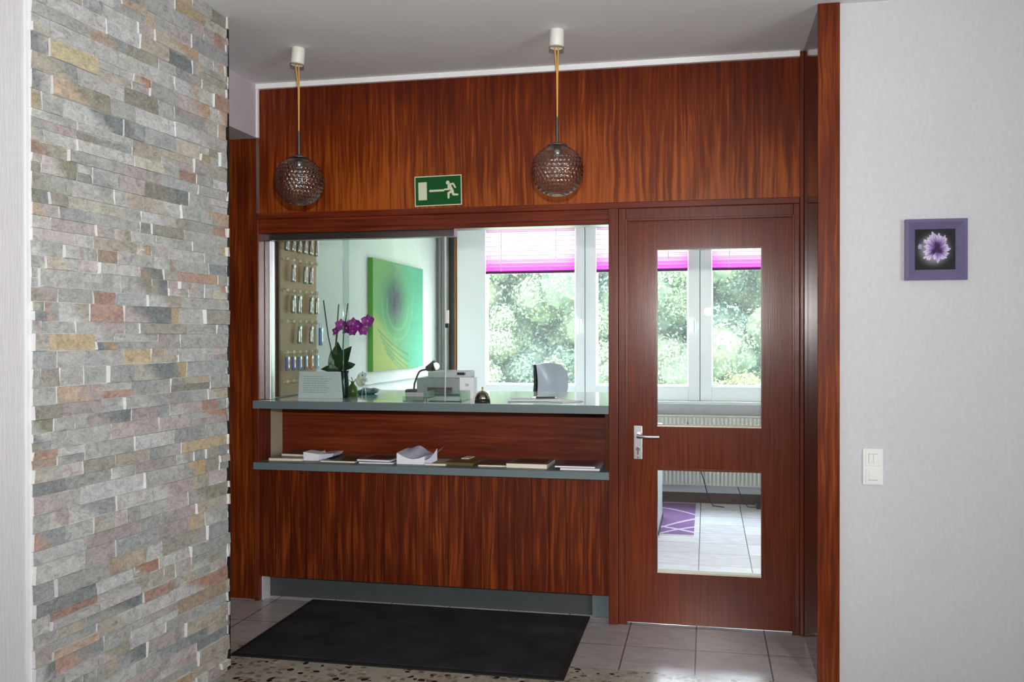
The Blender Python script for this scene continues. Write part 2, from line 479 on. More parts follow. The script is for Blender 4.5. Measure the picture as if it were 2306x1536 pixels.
def leaf_mat():
    t = NT('sunlit_foliage')
    a = t.n.new('ShaderNodeAttribute'); a.attribute_name = 'Col'
    t.n.remove(t.bsdf)
    df = t.n.new('ShaderNodeBsdfDiffuse'); tl = t.n.new('ShaderNodeBsdfTranslucent')
    n = t.noise(t.pos(), 9, 7, .75, .5)
    c = t.mixc(1.0, a.outputs['Color'], t.ramp(n.outputs[0], [(.30, (.72,.80,.84)), (.5, (.98,1.0,1.0)), (.68, (1.2,1.2,1.1))]), 'MULTIPLY')
    t.link(c, df.inputs[0]); t.link(c, tl.inputs[0])
    m1 = t.n.new('ShaderNodeMixShader'); m1.inputs[0].default_value = .35; t.link(df.outputs[0], m1.inputs[1]); t.link(tl.outputs[0], m1.inputs[2])
    t.link(m1.outputs[0], t.out.inputs[0]); return t.mat
M['leaf'] = leaf_mat()
M['bark'] = mat('bark', (.16,.12,.09), .9, var=.3)
M['lawn'] = mat('sunlit_lawn', (.50,.56,.34), .9, var=.15, vs=2)

# ------------------------------------------------------------------ setting: lobby
CZ = 2.775
struct('floor', B(-3.3, 4.0, -.652, .045, -.1, 0), M['tile'])
struct('floor', B(-3.3, 4.0, .045, 3.5, -.1, 0), M['tile_lit'])
struct('floor', B(-3.3, 4.0, -7.2, -.652, -.1, 0), M['terrazzo'])
struct('ceiling', B(-3.3, 4.0, -7.2, 3.62, CZ, CZ+.12), M['ceil'])
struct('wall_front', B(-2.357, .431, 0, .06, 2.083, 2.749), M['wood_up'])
struct('wall_front', B(-3.25, -2.384, .02, .09, 0, 2.60), M['wood_side'])
struct('wall_right', B(.527, 4.0, -.625, -.50, 0, CZ), M['wall_r'])
struct('wall_back', B(-3.3, 4.0, -7.2, -7.1, 0, CZ), M['wall_r'])
struct('wall_right', B(3.9, 4.0, -7.1, -.625, 0, CZ), M['wall_r'])
struct('wall_left', B(-3.3, -3.2, -7.1, .02, 0, CZ), M['wall_r'])

# white trims and wooden rails around the partition
struct('trim_1', B(-2.365, .431, -.022, .06, 2.749, CZ), M['cove'])
b = MB().box(-2.357, .431, -.022, .06, 2.052, 2.083)
struct('trim_2', b, M['wood_frame_h'], bevel=.003)
struct('trim_3', MB().box(-2.357, -.428, -.006, .10, 1.977, 2.052).box(-2.357,-.428,-.014,.0,2.0,2.03), M['wood_frame_h'], bevel=.002)
struct('trim_4', B(.431, .449, -.035, .06, 0, 2.768), M['wood_frame'], bevel=.003)
struct('trim_5', B(-.474, -.428, -.034, .10, 0, 2.052), M['wood_frame'], bevel=.003)
struct('trim_6', B(-2.384, -2.357, -.012, .13, 0, 2.083), M['wood_frame'], bevel=.003)
struct('trim_7', B(.449, .475, -.625, .06, 0, CZ), M['wood_gloss'])
struct('trim_8', B(.4425, .528, -.648, -.625, 0, CZ), M['wood_side'], bevel=.002)
struct('trim_9', B(-3.2, -2.365, -7.0, -.0, 2.49, CZ), M['soffit'])
struct('trim_10', B(-2.3655, -2.355, -.018, -.0, 2.49, CZ), M['cove'])

# stone clad pier at the left
A = math.radians(2.5)
P0 = Vector((-2.0, -1.0, 0)); D0 = Vector((math.sin(A), math.cos(A), 0)); N0 = Vector((math.cos(A), -math.sin(A), 0))
def pier(t0, t1, n0, n1, z0, z1):
    mb = MB(); vs = []
    for z in (z0, z1):
        for t, n in ((t0,n0),(t1,n0),(t1,n1),(t0,n1)):
            p = P0 + D0*t + N0*n; vs.append((p.x, p.y, z))
    return mb.add(vs, [(0,1,2,3),(4,7,6,5),(0,4,5,1),(1,5,6,2),(2,6,7,3),(3,7,4,0)])
wl = sroot('wall_left', (0,0,0))
struct('plaster_wall', pier(-6.0, -1.106, -.35, -.004, 0, CZ), M['wall_l'], wl)
struct('corner_bead', pier(-1.118, -1.104, -.02, .004, 0, CZ), M['white'], wl)
struct('pier_core', pier(-1.106, -.012, -.35, .0035, 0, CZ), M['mortar'], wl)
PAL = [(.38,.39,.37)]*11 + [(.30,.32,.32)]*4 + [(.44,.43,.41)]*5 + [(.36,.34,.28)]*4 + [(.27,.26,.20)]*2 + [(.46,.40,.31)]*3 + [(.44,.31,.20)]*2 + [(.40,.22,.16)]*2 + [(.43,.36,.35)]*5 + [(.19,.21,.215)]*2 + [(.50,.50,.49)]*3 + [(.48,.36,.18)]
rs = random.Random(12)
sb = MB()
z = 0.0
while z < CZ - .006:
    h = rs.choice([.040,.040,.044,.055,.058,.060])
    if z + h > CZ - .02: h = CZ - z - .001
    t = -1.104
    first = True
    while t < -.002:
        L = rs.choice([.07,.10,.12,.15,.18,.22,.26,.30]) * rs.uniform(.85,1.15)
        if first: L *= rs.uniform(.3, 1); first = False
        if t + L > -.06: L = -t + rs.uniform(-.014, .004)
        split = (h > .05 and rs.random() < .25)
        for q in ((0,.5),(.5,1)) if split else ((0,1),):
            z0 = z + h*q[0] + .0008; z1 = z + h*q[1] - .0008
            n = rs.choice([.006,.007,.008,.009,.010,.011,.015,.019]) + rs.uniform(-.001,.002)
            c = rs.choice(PAL); k = rs.uniform(.95,1.5); m_ = sum(c)/3; c = tuple(min(.59, (x*.72 + m_*.28)*k) for x in c)
            nu = max(2, int(L/.022)); nv = 2
            ph = [rs.uniform(-.0022,.0022) for _ in range((nu+1)*(nv+1))]
            sl0 = rs.uniform(-.004,.004); sl1 = rs.uniform(-.004,.004)
            def fn(u, v, t=t, L=L, z0=z0, z1=z1, n=n, ph=ph, nu=nu, nv=nv, sl0=sl0, sl1=sl1):
                i = round(u*nu); j = round(v*nv)
                tt = t + .0008 + sl0*v + (L-.0016)*u + (sl1-sl0)*u*v
                nn = n + ph[j*(nu+1)+i]
                p = P0 + D0*tt + N0*nn
                return (p.x, p.y, z0 + (z1-z0)*v)
            c2 = tuple(min(.59, x*1.1) for x in rs.choice(PAL)) if rs.random() < .45 else c
            x0 = rs.uniform(.3,.7)
            def cf(u, v, c=c, c2=c2, x0=x0):
                w = min(1, max(0, (u - x0)*6 + (v-.5)*2 + .5)); return tuple(a*(1-w)+b_*w for a, b_ in zip(c, c2))
            sb.grid(fn, nu, nv, 0, True, cf)
            # sawn edges, paler than the split face
            e = tuple(min(.92, .78 + .12*x) for x in c); e2 = tuple(.3*x + .62 for x in c)
            def side(a, b_, col):
                pa = Vector(fn(*a)); pb = Vector(fn(*b_))
                sb.add([pa, pb, pb - N0*.03, pa - N0*.03], [(0,1,2,3)], 0, False, col)
            side((0,1),(0,0), e); side((1,0),(1,1), tuple(.6*x for x in c))
            side((0,0),(1,0), e2); side((1,1),(0,1), e2)
        t += L
    z += h
struct('dark_edge', pier(-.012, .034, -.35, -.001, 0, CZ), M['rubber'], wl)
struct('stone_cladding', sb, M['stone'], wl, cols=True)

# ------------------------------------------------------------------ door
dr = sroot('door_1', (0, 0, 0))
fb = MB().box(-.428,-.391,-.018,.08,0,2.052).box(.403,.431,-.018,.08,0,2.052).box(-.391,.403,-.018,.08,1.995,2.052)
part('frame', fb, M['wood_frame'], dr, .003)
part('frame_stop', MB().box(-.395,-.383,-.024,-.018,0,2.0).box(.396,.408,-.024,-.018,0,2.0).box(-.383,.396,-.024,-.018,1.988,2.0), M['wood_frame'], dr, .002)
lf = MB()
GX0, GX1 = -.246, .264
lf.box(-.388, GX0, 0, .045, .009, 1.9948).box(GX1, .400, 0, .045, .009, 1.9948)
lf.box(GX0, GX1, 0, .045, 1.853, 1.9948).box(GX0, GX1, 0, .045, .772, .979).box(GX0, GX1, 0, .045, .009, .260)
leaf = part('leaf', lf, M['wood_door'], dr)
bd = MB()
for z0, z1 in ((.979,1.853),(.260,.772)):
    bd.box(GX0, GX0+.008, -.004, .045, z0, z1).box(GX1-.008, GX1, -.004, .045, z0, z1)
    bd.box(GX0+.008, GX1-.008, -.004, .045, z1-.008, z1)
    g = MB().add([(GX0,.022,z0),(GX1,.022,z0),(GX1,.022,z1),(GX0,.022,z1)], [(0,1,2,3)])
    part('glass_pane', g, M['glass'], leaf)
    part('sill_bead', B(GX0+.008, GX1-.008, -.003, .045, z0, z0+.008), M['cream'], leaf)
part('glazing_bead', bd, M['wood_frame'], leaf)
plate = part('handle_plate', B(-.354,-.310,-.010,0,.815,.983), M['chrome'], leaf, .004)
lv = MB().cyl((-.332,-.010,.936),(-.332,-.050,.936),.013,.011).tube([(-.332,-.050,.936),(-.318,-.056,.934),(-.29,-.058,.933),(-.226,-.056,.933)],[.010,.0095,.009,.008],12)
part('lever', lv, M['chrome'], plate)
part('lock_cylinder', MB().cyl((-.332,-.010,.868),(-.332,-.017,.868),.010,.010).box(-.336,-.328,-.014,-.010,.840,.866), M['darkmetal'], plate)
part('screw', MB().cyl((-.332,-.010,.826),(-.332,-.013,.826),.004), M['darkmetal'], plate)

# ------------------------------------------------------------------ reception counter
ct = thing('reception_counter', (-1.41, 0, 0), 'built-in mahogany reception counter with grey laminate top and open brochure shelf', 'counter')
ctp = part('counter_top', B(-2.378, -.474, -.034, 1.05, 1.038, 1.080), M['grey_lam'], ct, .002)
part('front_edge', B(-2.378, -.474, -.0365, -.0342, 1.0385, 1.0795), M['grey_edge'], ctp)
part('brochure_shelf', B(-2.378, -.472, -.036, .36, .712, .750), M['grey_edge'], ct, .002)
pl_ = MB(); x = -2.354; i = 0
while x < -.476:
    x2 = min(x + .0875, -.474)
    pl_.box(x+.0022, x2-.0022, 0, .02, .133, .712)
    x = x2
pl_.box(-2.354,-.474,.008,.03,.133,.712)
part('front_panel', pl_, M['wood_front'], ct)
part('back_board', B(-2.40, -.474, .36, .38, .750, 1.038), M['wood_back'], ct)
part('side_panel', B(-2.42, -2.40, .13, .36, .750, 1.038), M['beige'], ct)
part('side_panel', B(-.497, -.474, .02, .36, .750, 1.038), M['wood_frame'], ct)
part('kick_board', B(-2.354, -.474, .10, .115, 0, .133), M['kick'], ct)
part('kick_side', B(-2.357, -2.349, .02, .10, 0, .133), M['kick_white'], ct)
part('kick_block', B(-.566, -.4745, .062, .10, .004, .131), M['grey_edge'], ct)
part('rear_panel', B(-2.354, -.474, 1.0, 1.02, 0, 1.038), M['white'], ct)

# reception window: two glass panes sliding in a metal rail
w1 = sroot('window_1', (-1.85, .08, 1.08))
part('top_rail', MB().box(-2.357,-1.285,.050,.110,1.944,1.977), M['darkmetal'], w1)
part('side_profile', B(-2.357,-2.322,.06,.11,1.08,1.944), M['alu'], w1, .003)
p1 = part('sliding_pane', MB().add([(-2.322,.09,1.083),(-1.88,.09,1.083),(-1.88,.09,1.944),(-2.322,.09,1.944)], [(0,1,2,3)]), M['slide'], w1)
p2 = part('sliding_pane', MB().add([(-1.905,.07,1.083),(-1.343,.07,1.083),(-1.343,.07,1.944),(-1.905,.07,1.944)], [(0,1,2,3)]), M['slide'], w1)
part('pane_edge', B(-1.343,-1.337,.066,.074,1.083,1.944), M['alu'], p2)
part('pane_edge', B(-1.908,-1.904,.066,.074,1.083,1.944), M['acryl'], p2)
part('latch', MB().box(-1.337,-1.318,.060,.076,1.49,1.56), M['plastic'], p2, .003)
part('latch_stop', MB().box(-1.337,-1.320,.062,.074,1.468,1.49), M['black'], p2)

# ------------------------------------------------------------------ office behind
YB = 3.46
struct('wall_left', B(-2.5, -2.421, .092, YB, 0, CZ), M['wall_in'])
struct('wall_left', B(-2.42, -2.37, .14, YB, 1.080, CZ), M['wall_in'])
struct('wall_right', B(1.75, 1.85, .10, YB, 0, CZ), M['wall_in'])
struct('wall_front', B(.462, 1.85, .06, .10, 0, CZ), M['wall_in'])
WX0, WX1, WZ0, WZ1 = -2.19, 1.03, .872, 2.46
wb = MB().box(-2.5, WX0, YB, YB+.15, 0, CZ).box(WX1, 1.85, YB, YB+.15, 0, CZ).box(WX0, WX1, YB, YB+.15, 0, WZ0).box(WX0, WX1, YB, YB+.15, WZ1, CZ)
struct('wall_back', wb, M['wall_in'])
struct('baseboard_back', B(-2.4, 1.75, YB-.02, YB, 0, .085), M['darkbase'])
struct('trim_11', B(WX0-.05, WX1+.05, YB-.13, YB, .845, .872), M['sillm'], bevel=.004)
# casements
def casement(n, gx0, gx1, x0, x1, handle_x):
    r = sroot('window_%d' % n, ((x0+x1)/2, YB-.02, WZ0))
    y0, y1 = YB-.055, YB+.02
    gz0, gz1 = .995, 2.36
    fr = MB().box(x0, gx0, y0, y1, WZ0, WZ1).box(gx1, x1, y0, y1, WZ0, WZ1).box(gx0, gx1, y0, y1, WZ0, gz0).box(gx0, gx1, y0, y1, gz1, WZ1)
    part('sash_frame', fr, M['wframe'], r, .004)
    bd = MB().box(gx0, gx0+.012, y0+.02, y1, gz0, gz1).box(gx1-.012, gx1, y0+.02, y1, gz0, gz1).box(gx0+.012, gx1-.012, y0+.02, y1, gz0, gz0+.012)
    part('glazing_bead', bd, M['white'], r)
    part('glass_pane', MB().add([(gx0,YB-.01,gz0),(gx1,YB-.01,gz0),(gx1,YB-.01,gz1),(gx0,YB-.01,gz1)], [(0,1,2,3)]), M['veiled'], r)
    h = MB().box(handle_x-.014, handle_x+.014, y0-.012, y0, 1.53, 1.60).tube([(handle_x,y0-.012,1.565),(handle_x,y0-.045,1.565),(handle_x,y0-.05,1.55),(handle_x,y0-.05,1.45)], .010, 10)
    part('window_handle', h, M['wframe'], r)
    part('sash_gap', MB().box(x1-.003, x1, y0-.002, y1-.01, WZ0, WZ1), M['kick'], r)
casement(2, -1.925, -1.12, -2.19, -1.035, -1.075)
casement(3, -.940, -.155, -1.035, -.056, -.105)
casement(4, .041, .860, -.056, 1.03, .945)
# pleated blinds hanging in front of the panes
bl_lab = ['magenta pleated blind in the leftmost window, behind the open counter hatch',
          'magenta pleated blind in the middle window, half hidden by the mahogany post',
          'magenta pleated blind in the right window seen through the door glass']
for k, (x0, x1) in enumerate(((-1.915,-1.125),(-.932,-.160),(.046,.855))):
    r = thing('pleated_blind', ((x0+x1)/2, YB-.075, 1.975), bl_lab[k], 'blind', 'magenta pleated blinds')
    zs = []; z = 1.99; st = .013; 
    while z < 2.44:
        zs.append(z); z += st; st = min(.021, st*1.05)
    g = MB(); y0 = YB-.082
    vs = []; fs = []; cs_ = []
    for i, zz in enumerate(zs):
        yy = y0 + (.016 if i % 2 else -.004)
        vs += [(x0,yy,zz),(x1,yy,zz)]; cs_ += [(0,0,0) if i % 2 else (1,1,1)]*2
    for i in range(len(zs)-1): fs.append((2*i,2*i+1,2*i+3,2*i+2))
    g.add(vs, fs); g.c[-len(vs):] = cs_
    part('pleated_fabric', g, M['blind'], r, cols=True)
    part('bottom_rail', B(x0, x1, YB-.090, YB-.066, 1.974, 1.9948), M['blindrail'], r)
    part('pull_cord', MB().tube([(x0+.14,YB-.091,1.9948),(x0+.14,YB-.091,2.44)], .004, 6), M['whitecord'], r)
    part('pull_cord', MB().tube([(x1-.16,YB-.091,2.08),(x1-.16,YB-.091,2.44)], .004, 6), M['whitecord'], r)
    part('top_rail', B(x0, x1, YB-.090, YB-.062, 2.435, 2.455), M['wframe'], r)

# radiator under the sill
r = thing('radiator', (.1, YB-.06, 0), 'cream ribbed panel radiator under the office window sill', 'radiator')
g = MB(); x = -1.5
while x < 1.45:
    g.box(x, x+.018, YB-.100, YB-.085, .18, .735); x += .033
part('ribs', g, M['radiator'], r)
part('panel', B(-1.52, 1.47, YB-.085, YB-.03, .16, .745), M['radiator'], r)
part('top_grille', B(-1.52, 1.47, YB-.102, YB-.03, .745, .755), M['radiator'], r)
for xa in (-1.2, 1.1):
    part('foot', MB().box(xa,xa+.03,YB-.075,YB-.035,0,.165), M['radiator'], r)
single('power_cable', MB().tube([(-.16,3.30,.70),(-.12,3.31,.45),(-.06,3.32,.32),(-.02,3.31,.20),(.01,3.28,.08),(.05,3.26,.012),(.14,3.24,.008)], .0042, 6), M['black'], (-.16,3.3,0), 'thin dark cable running down in front of the radiator', 'cable')
single('power_cable', MB().tube([(.25,3.30,.17),(.28,3.28,.09),(.33,3.27,.012),(.43,3.27,.008)], .0036, 6), M['black'], (.25,3.3,0), 'short dark cable reaching the floor beside the black adapter', 'cable')
ad = thing('power_adapter', (.50, 3.30, 0), 'small black power adapter on the floor under the radiator', 'adapter')
part('case', B(.40,.60,3.24,3.36,0,.055), M['black'], ad, .006)
part('socket', B(.395,.40,3.28,3.32,.012,.04), M['darkmetal'], ad)

# rug
def rugcol(u, v):
    base = (.22,.105,.23)
    x = u*1.15; y = v*1.255
    w = 0
    for f, th in ((lambda a: 1.01-.6*(a-.9)-1.6*(a-.9)**2, .020), (lambda a: .21+1.9*(a-.9)-1.5*(a-.9)**2, .024), (lambda a: 1.5*(a-.9)-1.5*(a-.9)**2, .020), (lambda a: .45-.5*(a-.3)**2, .022)):
        if abs(y - f(x)) < th: w = 1
    return (.62,.47,.60) if w else base
g = MB().grid(lambda u, v: (-1.24+1.15*u, 2.09+1.255*v, .010), 120, 160, 0, False, rugcol)
g.box(-1.24,-.09,2.09,3.345,0,.0095)
single('rug', g, M['vc_rug'], (-.66, 2.7, 0), 'purple rug with pale curved lines on the office floor behind the door', 'rug', cols=True)

# desk behind the counter
dk = thing('desk', (-1.05, 2.35, 0), 'pale grey office desk behind the door glass, standing on the purple rug', 'desk')
part('desk_top', B(-1.85,-.34,2.0,2.75,.715,.74), M['printer_lid'], dk, .003)
part('side_panel', B(-.368,-.34,2.03,2.70,.04,.715), M['printer_lid'], dk)
part('side_panel', B(-1.85,-1.822,2.03,2.70,.04,.715), M['printer_lid'], dk)
part('foot', B(-.375,-.333,2.01,2.72,.010,.04), M['black'], dk)
part('foot', B(-1.857,-1.815,2.01,2.72,.010,.04), M['black'], dk)
part('modesty_panel', B(-1.822,-.368,2.60,2.62,.25,.715), M['printer_lid'], dk)

# office chair
ch = thing('office_chair', (0, 0, 0), 'office chair with blue-grey back rising above the counter before the window', 'chair')
def bk(u, v, d):
    q = abs(v-.54)*2
    xr = .128*(1 - .62*max(0, q)**3.0); xl = -.112 + .012*math.sin(PI*v)
    x = xl + (xr-xl)*u
    return (x, -.055*math.sin(PI*min(1, .15+.85*u))*math.sin(PI*(.12+.76*v)) + .02 + d - .03*v, .93 + .305*v - .012*(u*2-1)**2*v + .02*u*v*(1-v))
g = MB()
g.grid(lambda u, v: bk(u, v, -.030), 16, 12).grid(lambda u, v: bk(1-u, v, .012), 16, 12)
for k in range(12):
    for u in (0, 1):
        a, b_ = Vector(bk(u,k/12,-.03)), Vector(bk(u,(k+1)/12,-.03)); c, d = Vector(bk(u,k/12,.012)), Vector(bk(u,(k+1)/12,.012))
        g.add([a,b_,d,c], [(0,1,2,3)], 1)
for k in range(16):
    for v in (0, 1):
        a, b_ = Vector(bk(k/16,v,-.03)), Vector(bk((k+1)/16,v,-.03)); c, d = Vector(bk(k/16,v,.012)), Vector(bk((k+1)/16,v,.012))
        g.add([a,b_,d,c], [(0,1,2,3)], 1)
bkp = part('backrest', g, [M['chairback'], M['black']], ch, off=(0,0,0))
g = MB()
g.tube([(-.112,.02,.78),(-.118,.01,.92),(-.108,-.015,1.08),(-.116,-.035,1.225)], .013, 10).tube([(.105,.02,.78),(.112,.01,.92),(.104,.0,1.0)], .013, 10)
g.box(-.115,.108,.0,.025,.90,.955)
part('back_frame', g, M['black'], ch, off=(0,0,0))
part('seat', MB().lathe([(.001,.50),(.19,.50),(.235,.475),(.235,.44),(.19,.42),(.001,.42)], (0,-.22,0), 28), M['black'], ch, off=(0,0,0))
part('back_post', MB().tube([(0,-.15,.43),(0,.05,.44),(0,.06,.6),(0,.03,.95)], .018, 10), M['black'], ch, off=(0,0,0))
part('gas_column', MB().cyl((0,-.22,.10),(0,-.22,.42),.025,.02), M['chrome'], ch, off=(0,0,0))
for k in range(5):
    a = 2*PI*k/5+.3
    e = (.27*math.cos(a), -.22+.27*math.sin(a), .075)
    lg = part('leg', MB().tube([(0,-.22,.11), e], [.022,.014], 10), M['black'], ch, off=(0,0,0))
    part('caster', MB().cyl((e[0]-.012,e[1],.042),(e[0]+.012,e[1],.042),.032).cyl((e[0],e[1],.04),(e[0],e[1],.08),.008), M['black'], lg, off=(0,0,0))
ch.location = (-1.09, 2.05-.17, 0); ch.rotation_euler = (0,0,math.radians(24))

# curtain and dark board in the far corner
g = MB().grid(lambda u, v: (-2.355+.105*u, 3.36+.018*math.sin(u*22), 1.09+1.45*v), 48, 1)
cu = thing('curtain', (-2.30, 3.36, 1.09), 'narrow grey curtain gathered in the corner beside the green canvas', 'curtain')
part('fabric', g, M['curtain'], cu)
part('curtain_rail', B(-2.365,-2.19,3.35,3.375,2.53,2.56), M['alu'], cu)
cu = thing('wall_board', (-2.24, 3.42, 1.11), 'narrow dark brown board with orange wood edge left of the window', 'board')
part('panel', B(-2.285,-2.205,3.39,YB,1.125,2.40), M['darkboard'], cu)
part('edge_strip', MB().box(-2.205,-2.197,3.385,YB,1.11,2.40).box(-2.285,-2.205,3.385,YB,1.11,1.125), M['orangewood'], cu)

# ------------------------------------------------------------------ canvas on the left wall
def mix(a, b, t):
    t = max(0, min(1, t)); return tuple(x*(1-t)+y*t for x, y in zip(a, b))
def sst(a, b, x):
    t = max(0, min(1, (x-a)/(b-a))); return t*t*(3-2*t)
def art(u, v):
    c = mix((.17,.47,.11), (.07,.50,.30), sst(.25,.85,u))
    c = mix(c, (.16,.62,.42), sst(.55,.0,v)*sst(.5,1,u))
    # pale wedge at the lower left
    e = .56 - .78*u
    c = mix(c, (.50,.56,.12), sst(-.05,.10, e - v)*.9)
    for k in range(5):
        f = .42 - .06*k - .62*(u-.05*k) + .28*(u-.1*k)**2
        if u > .08+.04*k and u < .68: c = mix(c, (.06,.30,.14), .85*math.exp(-((v-f)/.010)**2))
    # dark soft eye
    d = math.hypot((u-.38)/.28, (v-.64)/.30)
    c = mix(c, (.03,.14,.12), .9*math.exp(-(d*1.1)**2*1.3))
    d2 = math.hypot((u-.40)/.12, (v-.64)/.17)
    c = mix(c, (.03,.03,.075), .97*math.exp(-(d2)**2*.8))
    for rr in (.95, 1.35):
        d3 = math.hypot((u-.46)/.22, (v-.60)/.24)
        if v < .66: c = mix(c, (.25,.58,.30), .5*math.exp(-((d3-rr)/.05)**2))
    if u > .82: c = mix(c, (.08,.42,.26), .35*sst(.55,.9,v))
    return tuple(x*.74 for x in c)
cv = thing('canvas_painting', (-2.37, 2.25, 1.17), 'green abstract canvas with a dark swirl on the office wall', 'painting')
g = MB().grid(lambda u, v: (-2.329, 1.655+1.185*u, 1.172+.813*v), 170, 120, 0, False, art)
for ya, yb_, za, zb in ((1.655,1.655,1.172,1.985),(2.84,2.84,1.985,1.172)):
    g.add([(-2.369,ya,za),(-2.329,ya,za),(-2.329,yb_,zb),(-2.369,yb_,zb)], [(0,1,2,3)], 0, False, (.12,.36,.06))
g.add([(-2.369,1.655,1.172),(-2.369,2.84,1.172),(-2.329,2.84,1.172),(-2.329,1.655,1.172)], [(0,1,2,3)], 0, False, (.2,.4,.1))
g.add([(-2.369,1.655,1.985),(-2.329,1.655,1.985),(-2.329,2.84,1.985),(-2.369,2.84,1.985)], [(0,1,2,3)], 0, False, (.2,.4,.1))
part('painted_canvas', g, M['vc_art'], cv, cols=True)
for ya in (1.66, 2.79):
    part('stretcher', MB().box(-2.369,-2.335,ya,ya+.04,1.18,1.98), M['board'], cv)

# ------------------------------------------------------------------ key rack
kr = thing('key_rack', (-2.37, .46, 1.085), 'tall wooden key rack with cream pegs on the left office wall', 'key rack')
part('backboard', B(-2.37,-2.352,.215,.73,1.086,2.12), M['board'], kr)
part('side_rail', B(-2.37,-2.340,.196,.215,1.086,2.12), M['board_edge'], kr)
ROWZ = [2.035, 1.860, 1.682, 1.506, 1.330, 1.163]; COLY = [.278+.0814*k for k in range(6)]
for zz in ROWZ:
    for yy in COLY:
        part('peg', MB().cyl((-2.352,yy,zz),(-2.330,yy,zz+.004),.005,.005,8).ball((-2.328,yy,zz+.004),.011,10), M['peg'], kr)
rown = ['top','second','third','fourth','fifth']; coln = ['first','second','third','fourth','fifth','sixth']
def make_key(fobmat, flat):
    t = thing('hotel_key', (0,0,0), 'key', 'key', 'room keys on the key rack')
    part('ring', MB().torus((0,0,-.012), .013, .0018, 16, 6, 0, 'x'), M['keyfob'], t, off=(0,0,0))
    if flat:
        part('tag', MB().box(-.004,.004,-.016,.016,-.100,-.022), fobmat, t, .003, off=(0,0,0))
    else:
        part('fob', MB().lathe([(.001,-.022),(.007,-.024),(.009,-.05),(.013,-.105),(.014,-.118),(.009,-.122),(.001,-.122)], (.004,-.012,0), 12), fobmat, t, off=(0,0,0))
    kb = MB().cyl((.002,.012,-.03),(.006,.012,-.03),.011,.011,12).box(.002,.005,.008,.016,-.085,-.036).box(.002,.005,.016,.021,-.082,-.066)
    part('key_blade', kb, M['keyfob'], t, off=(0,0,0))
    return t
kproto = make_key(M['keyfob'], False)
tagm = [mat('tag_indigo', (.10,.10,.32), .5), mat('tag_violet', (.17,.10,.36), .5), mat('tag_blue', (.13,.17,.48), .5), mat('tag_slate', (.16,.14,.30), .5), mat('tag_orange', (.72,.17,.03), .5), mat('tag_sky', (.22,.45,.55), .5), mat('tag_navy', (.04,.12,.42), .5)]
used = False
SILV = [(0,0),(0,1),(0,2),(0,3),(0,4),(0,5),(1,1),(1,3),(1,4),(2,1),(2,2),(2,4),(2,5),(3,2),(3,4)]
for rI, cI in SILV:
    lab = 'silver key with bar fob on the key rack, %s row, %s peg from the left' % (rown[rI], coln[cI])
    loc = (-2.330, COLY[cI]+.002, ROWZ[rI]-.002)
    if not used:
        kproto.location = loc; kproto['label'] = lab; used = True
    else: dup(kproto, loc, 0, lab)
tn = ['indigo','violet','blue','slate purple','orange','pale blue']
for k in range(6):
    t = make_key(tagm[k], True); t.location = (-2.330, COLY[k], ROWZ[4]-.002)
    t['label'] = 'key with %s flat tag on the fifth row of the key rack' % tn[k]
t = make_key(tagm[6], True); t.location = (-2.318, COLY[5]+.03, ROWZ[3]-.002); t['label'] = 'key with large navy blue tag at the right edge of the key rack'
t.scale = (1,1.35,1.35)

# ------------------------------------------------------------------ things on the counter
T = 1.080
# orchid
oc = thing('potted_orchid', (-2.0, .31, T), 'magenta flowering orchid with dark stakes standing behind the white notice card', 'plant')
part('vase', MB().lathe([(.001,0),(.030,0),(.034,.02),(.030,.09),(.026,.13),(.032,.150),(.030,.150),(.024,.13),(.001,.12)], (-2.005,.31,T), 28), M['vase'], oc)
def leafmesh(p0, p1, wid, bend, up=(0,-1,.35)):
    p0 = Vector(p0); p1 = Vector(p1); d = p1-p0; s_ = d.cross(Vector(up)).normalized()
    n = s_.cross(d).normalized()
    def f(u, v):
        w = wid*math.sin(PI*(.06+.94*u)**.8)*(1-.1*u)
        return p0 + d*u + s_*(v-.5)*w + n*(bend*math.sin(PI*u) + .18*w*abs(v-.5)*2)
    return MB().grid(f, 12, 6)
for a, b_, w, bn in (((-2.03,.30,1.235),(-1.945,.29,1.370),.095,.01), ((-2.04,.32,1.23),(-2.075,.30,1.345),.075,.01), ((-2.03,.31,1.24),(-2.045,.33,1.395),.085,.01), ((-2.03,.30,1.235),(-2.125,.27,1.238),.045,.015), ((-2.0,.30,1.24),(-1.925,.26,1.252),.05,.012), ((-2.0,.31,1.24),(-1.95,.36,1.265),.05,.01)):
    part('leaf', leafmesh(a, b_, w, bn), M['leafdark'], oc)
for pts in ([(-2.075,.31,1.34),(-2.095,.31,1.43),(-2.123,.31,1.628)], [(-2.04,.32,1.25),(-2.055,.32,1.36),(-2.035,.32,1.605)], [(-2.02,.33,1.25),(-2.012,.33,1.42),(-1.984,.33,1.61)]):
    part('stake', MB().tube(pts, .0035, 8), M['stake'], oc)
part('flower_stem', MB().tube([(-2.03,.31,1.24),(-2.045,.30,1.36),(-2.03,.29,1.45),(-1.98,.28,1.478),(-1.90,.27,1.475),(-1.83,.26,1.505)], .0035, 8), M['stem'], oc)
def bloom(c, s_, tilt):
    g = MB(); c = Vector(c)
    R_ = Matrix.Rotation(tilt, 3, 'Z') @ Matrix.Rotation(PI/2-.2, 3, 'X')
    for k in range(5):
        a = 2*PI*k/5 + PI/2; wd = .62 if k in (1,4) else .42
        def f(u, v, a=a, wd=wd):
            r = u*s_; w = wd*s_*math.sin(PI*(.12+.86*u))
            p = Vector((r, (v-.5)*w*2*.9, .25*s_*u*u - .2*abs(v-.5)*w))
            return c + R_ @ (Matrix.Rotation(a, 3, 'Z') @ p)
        g.grid(f, 6, 4, 0)
    g.ball(c + R_ @ Vector((0,0,.008)), s_*.17, 8, 1)
    return g
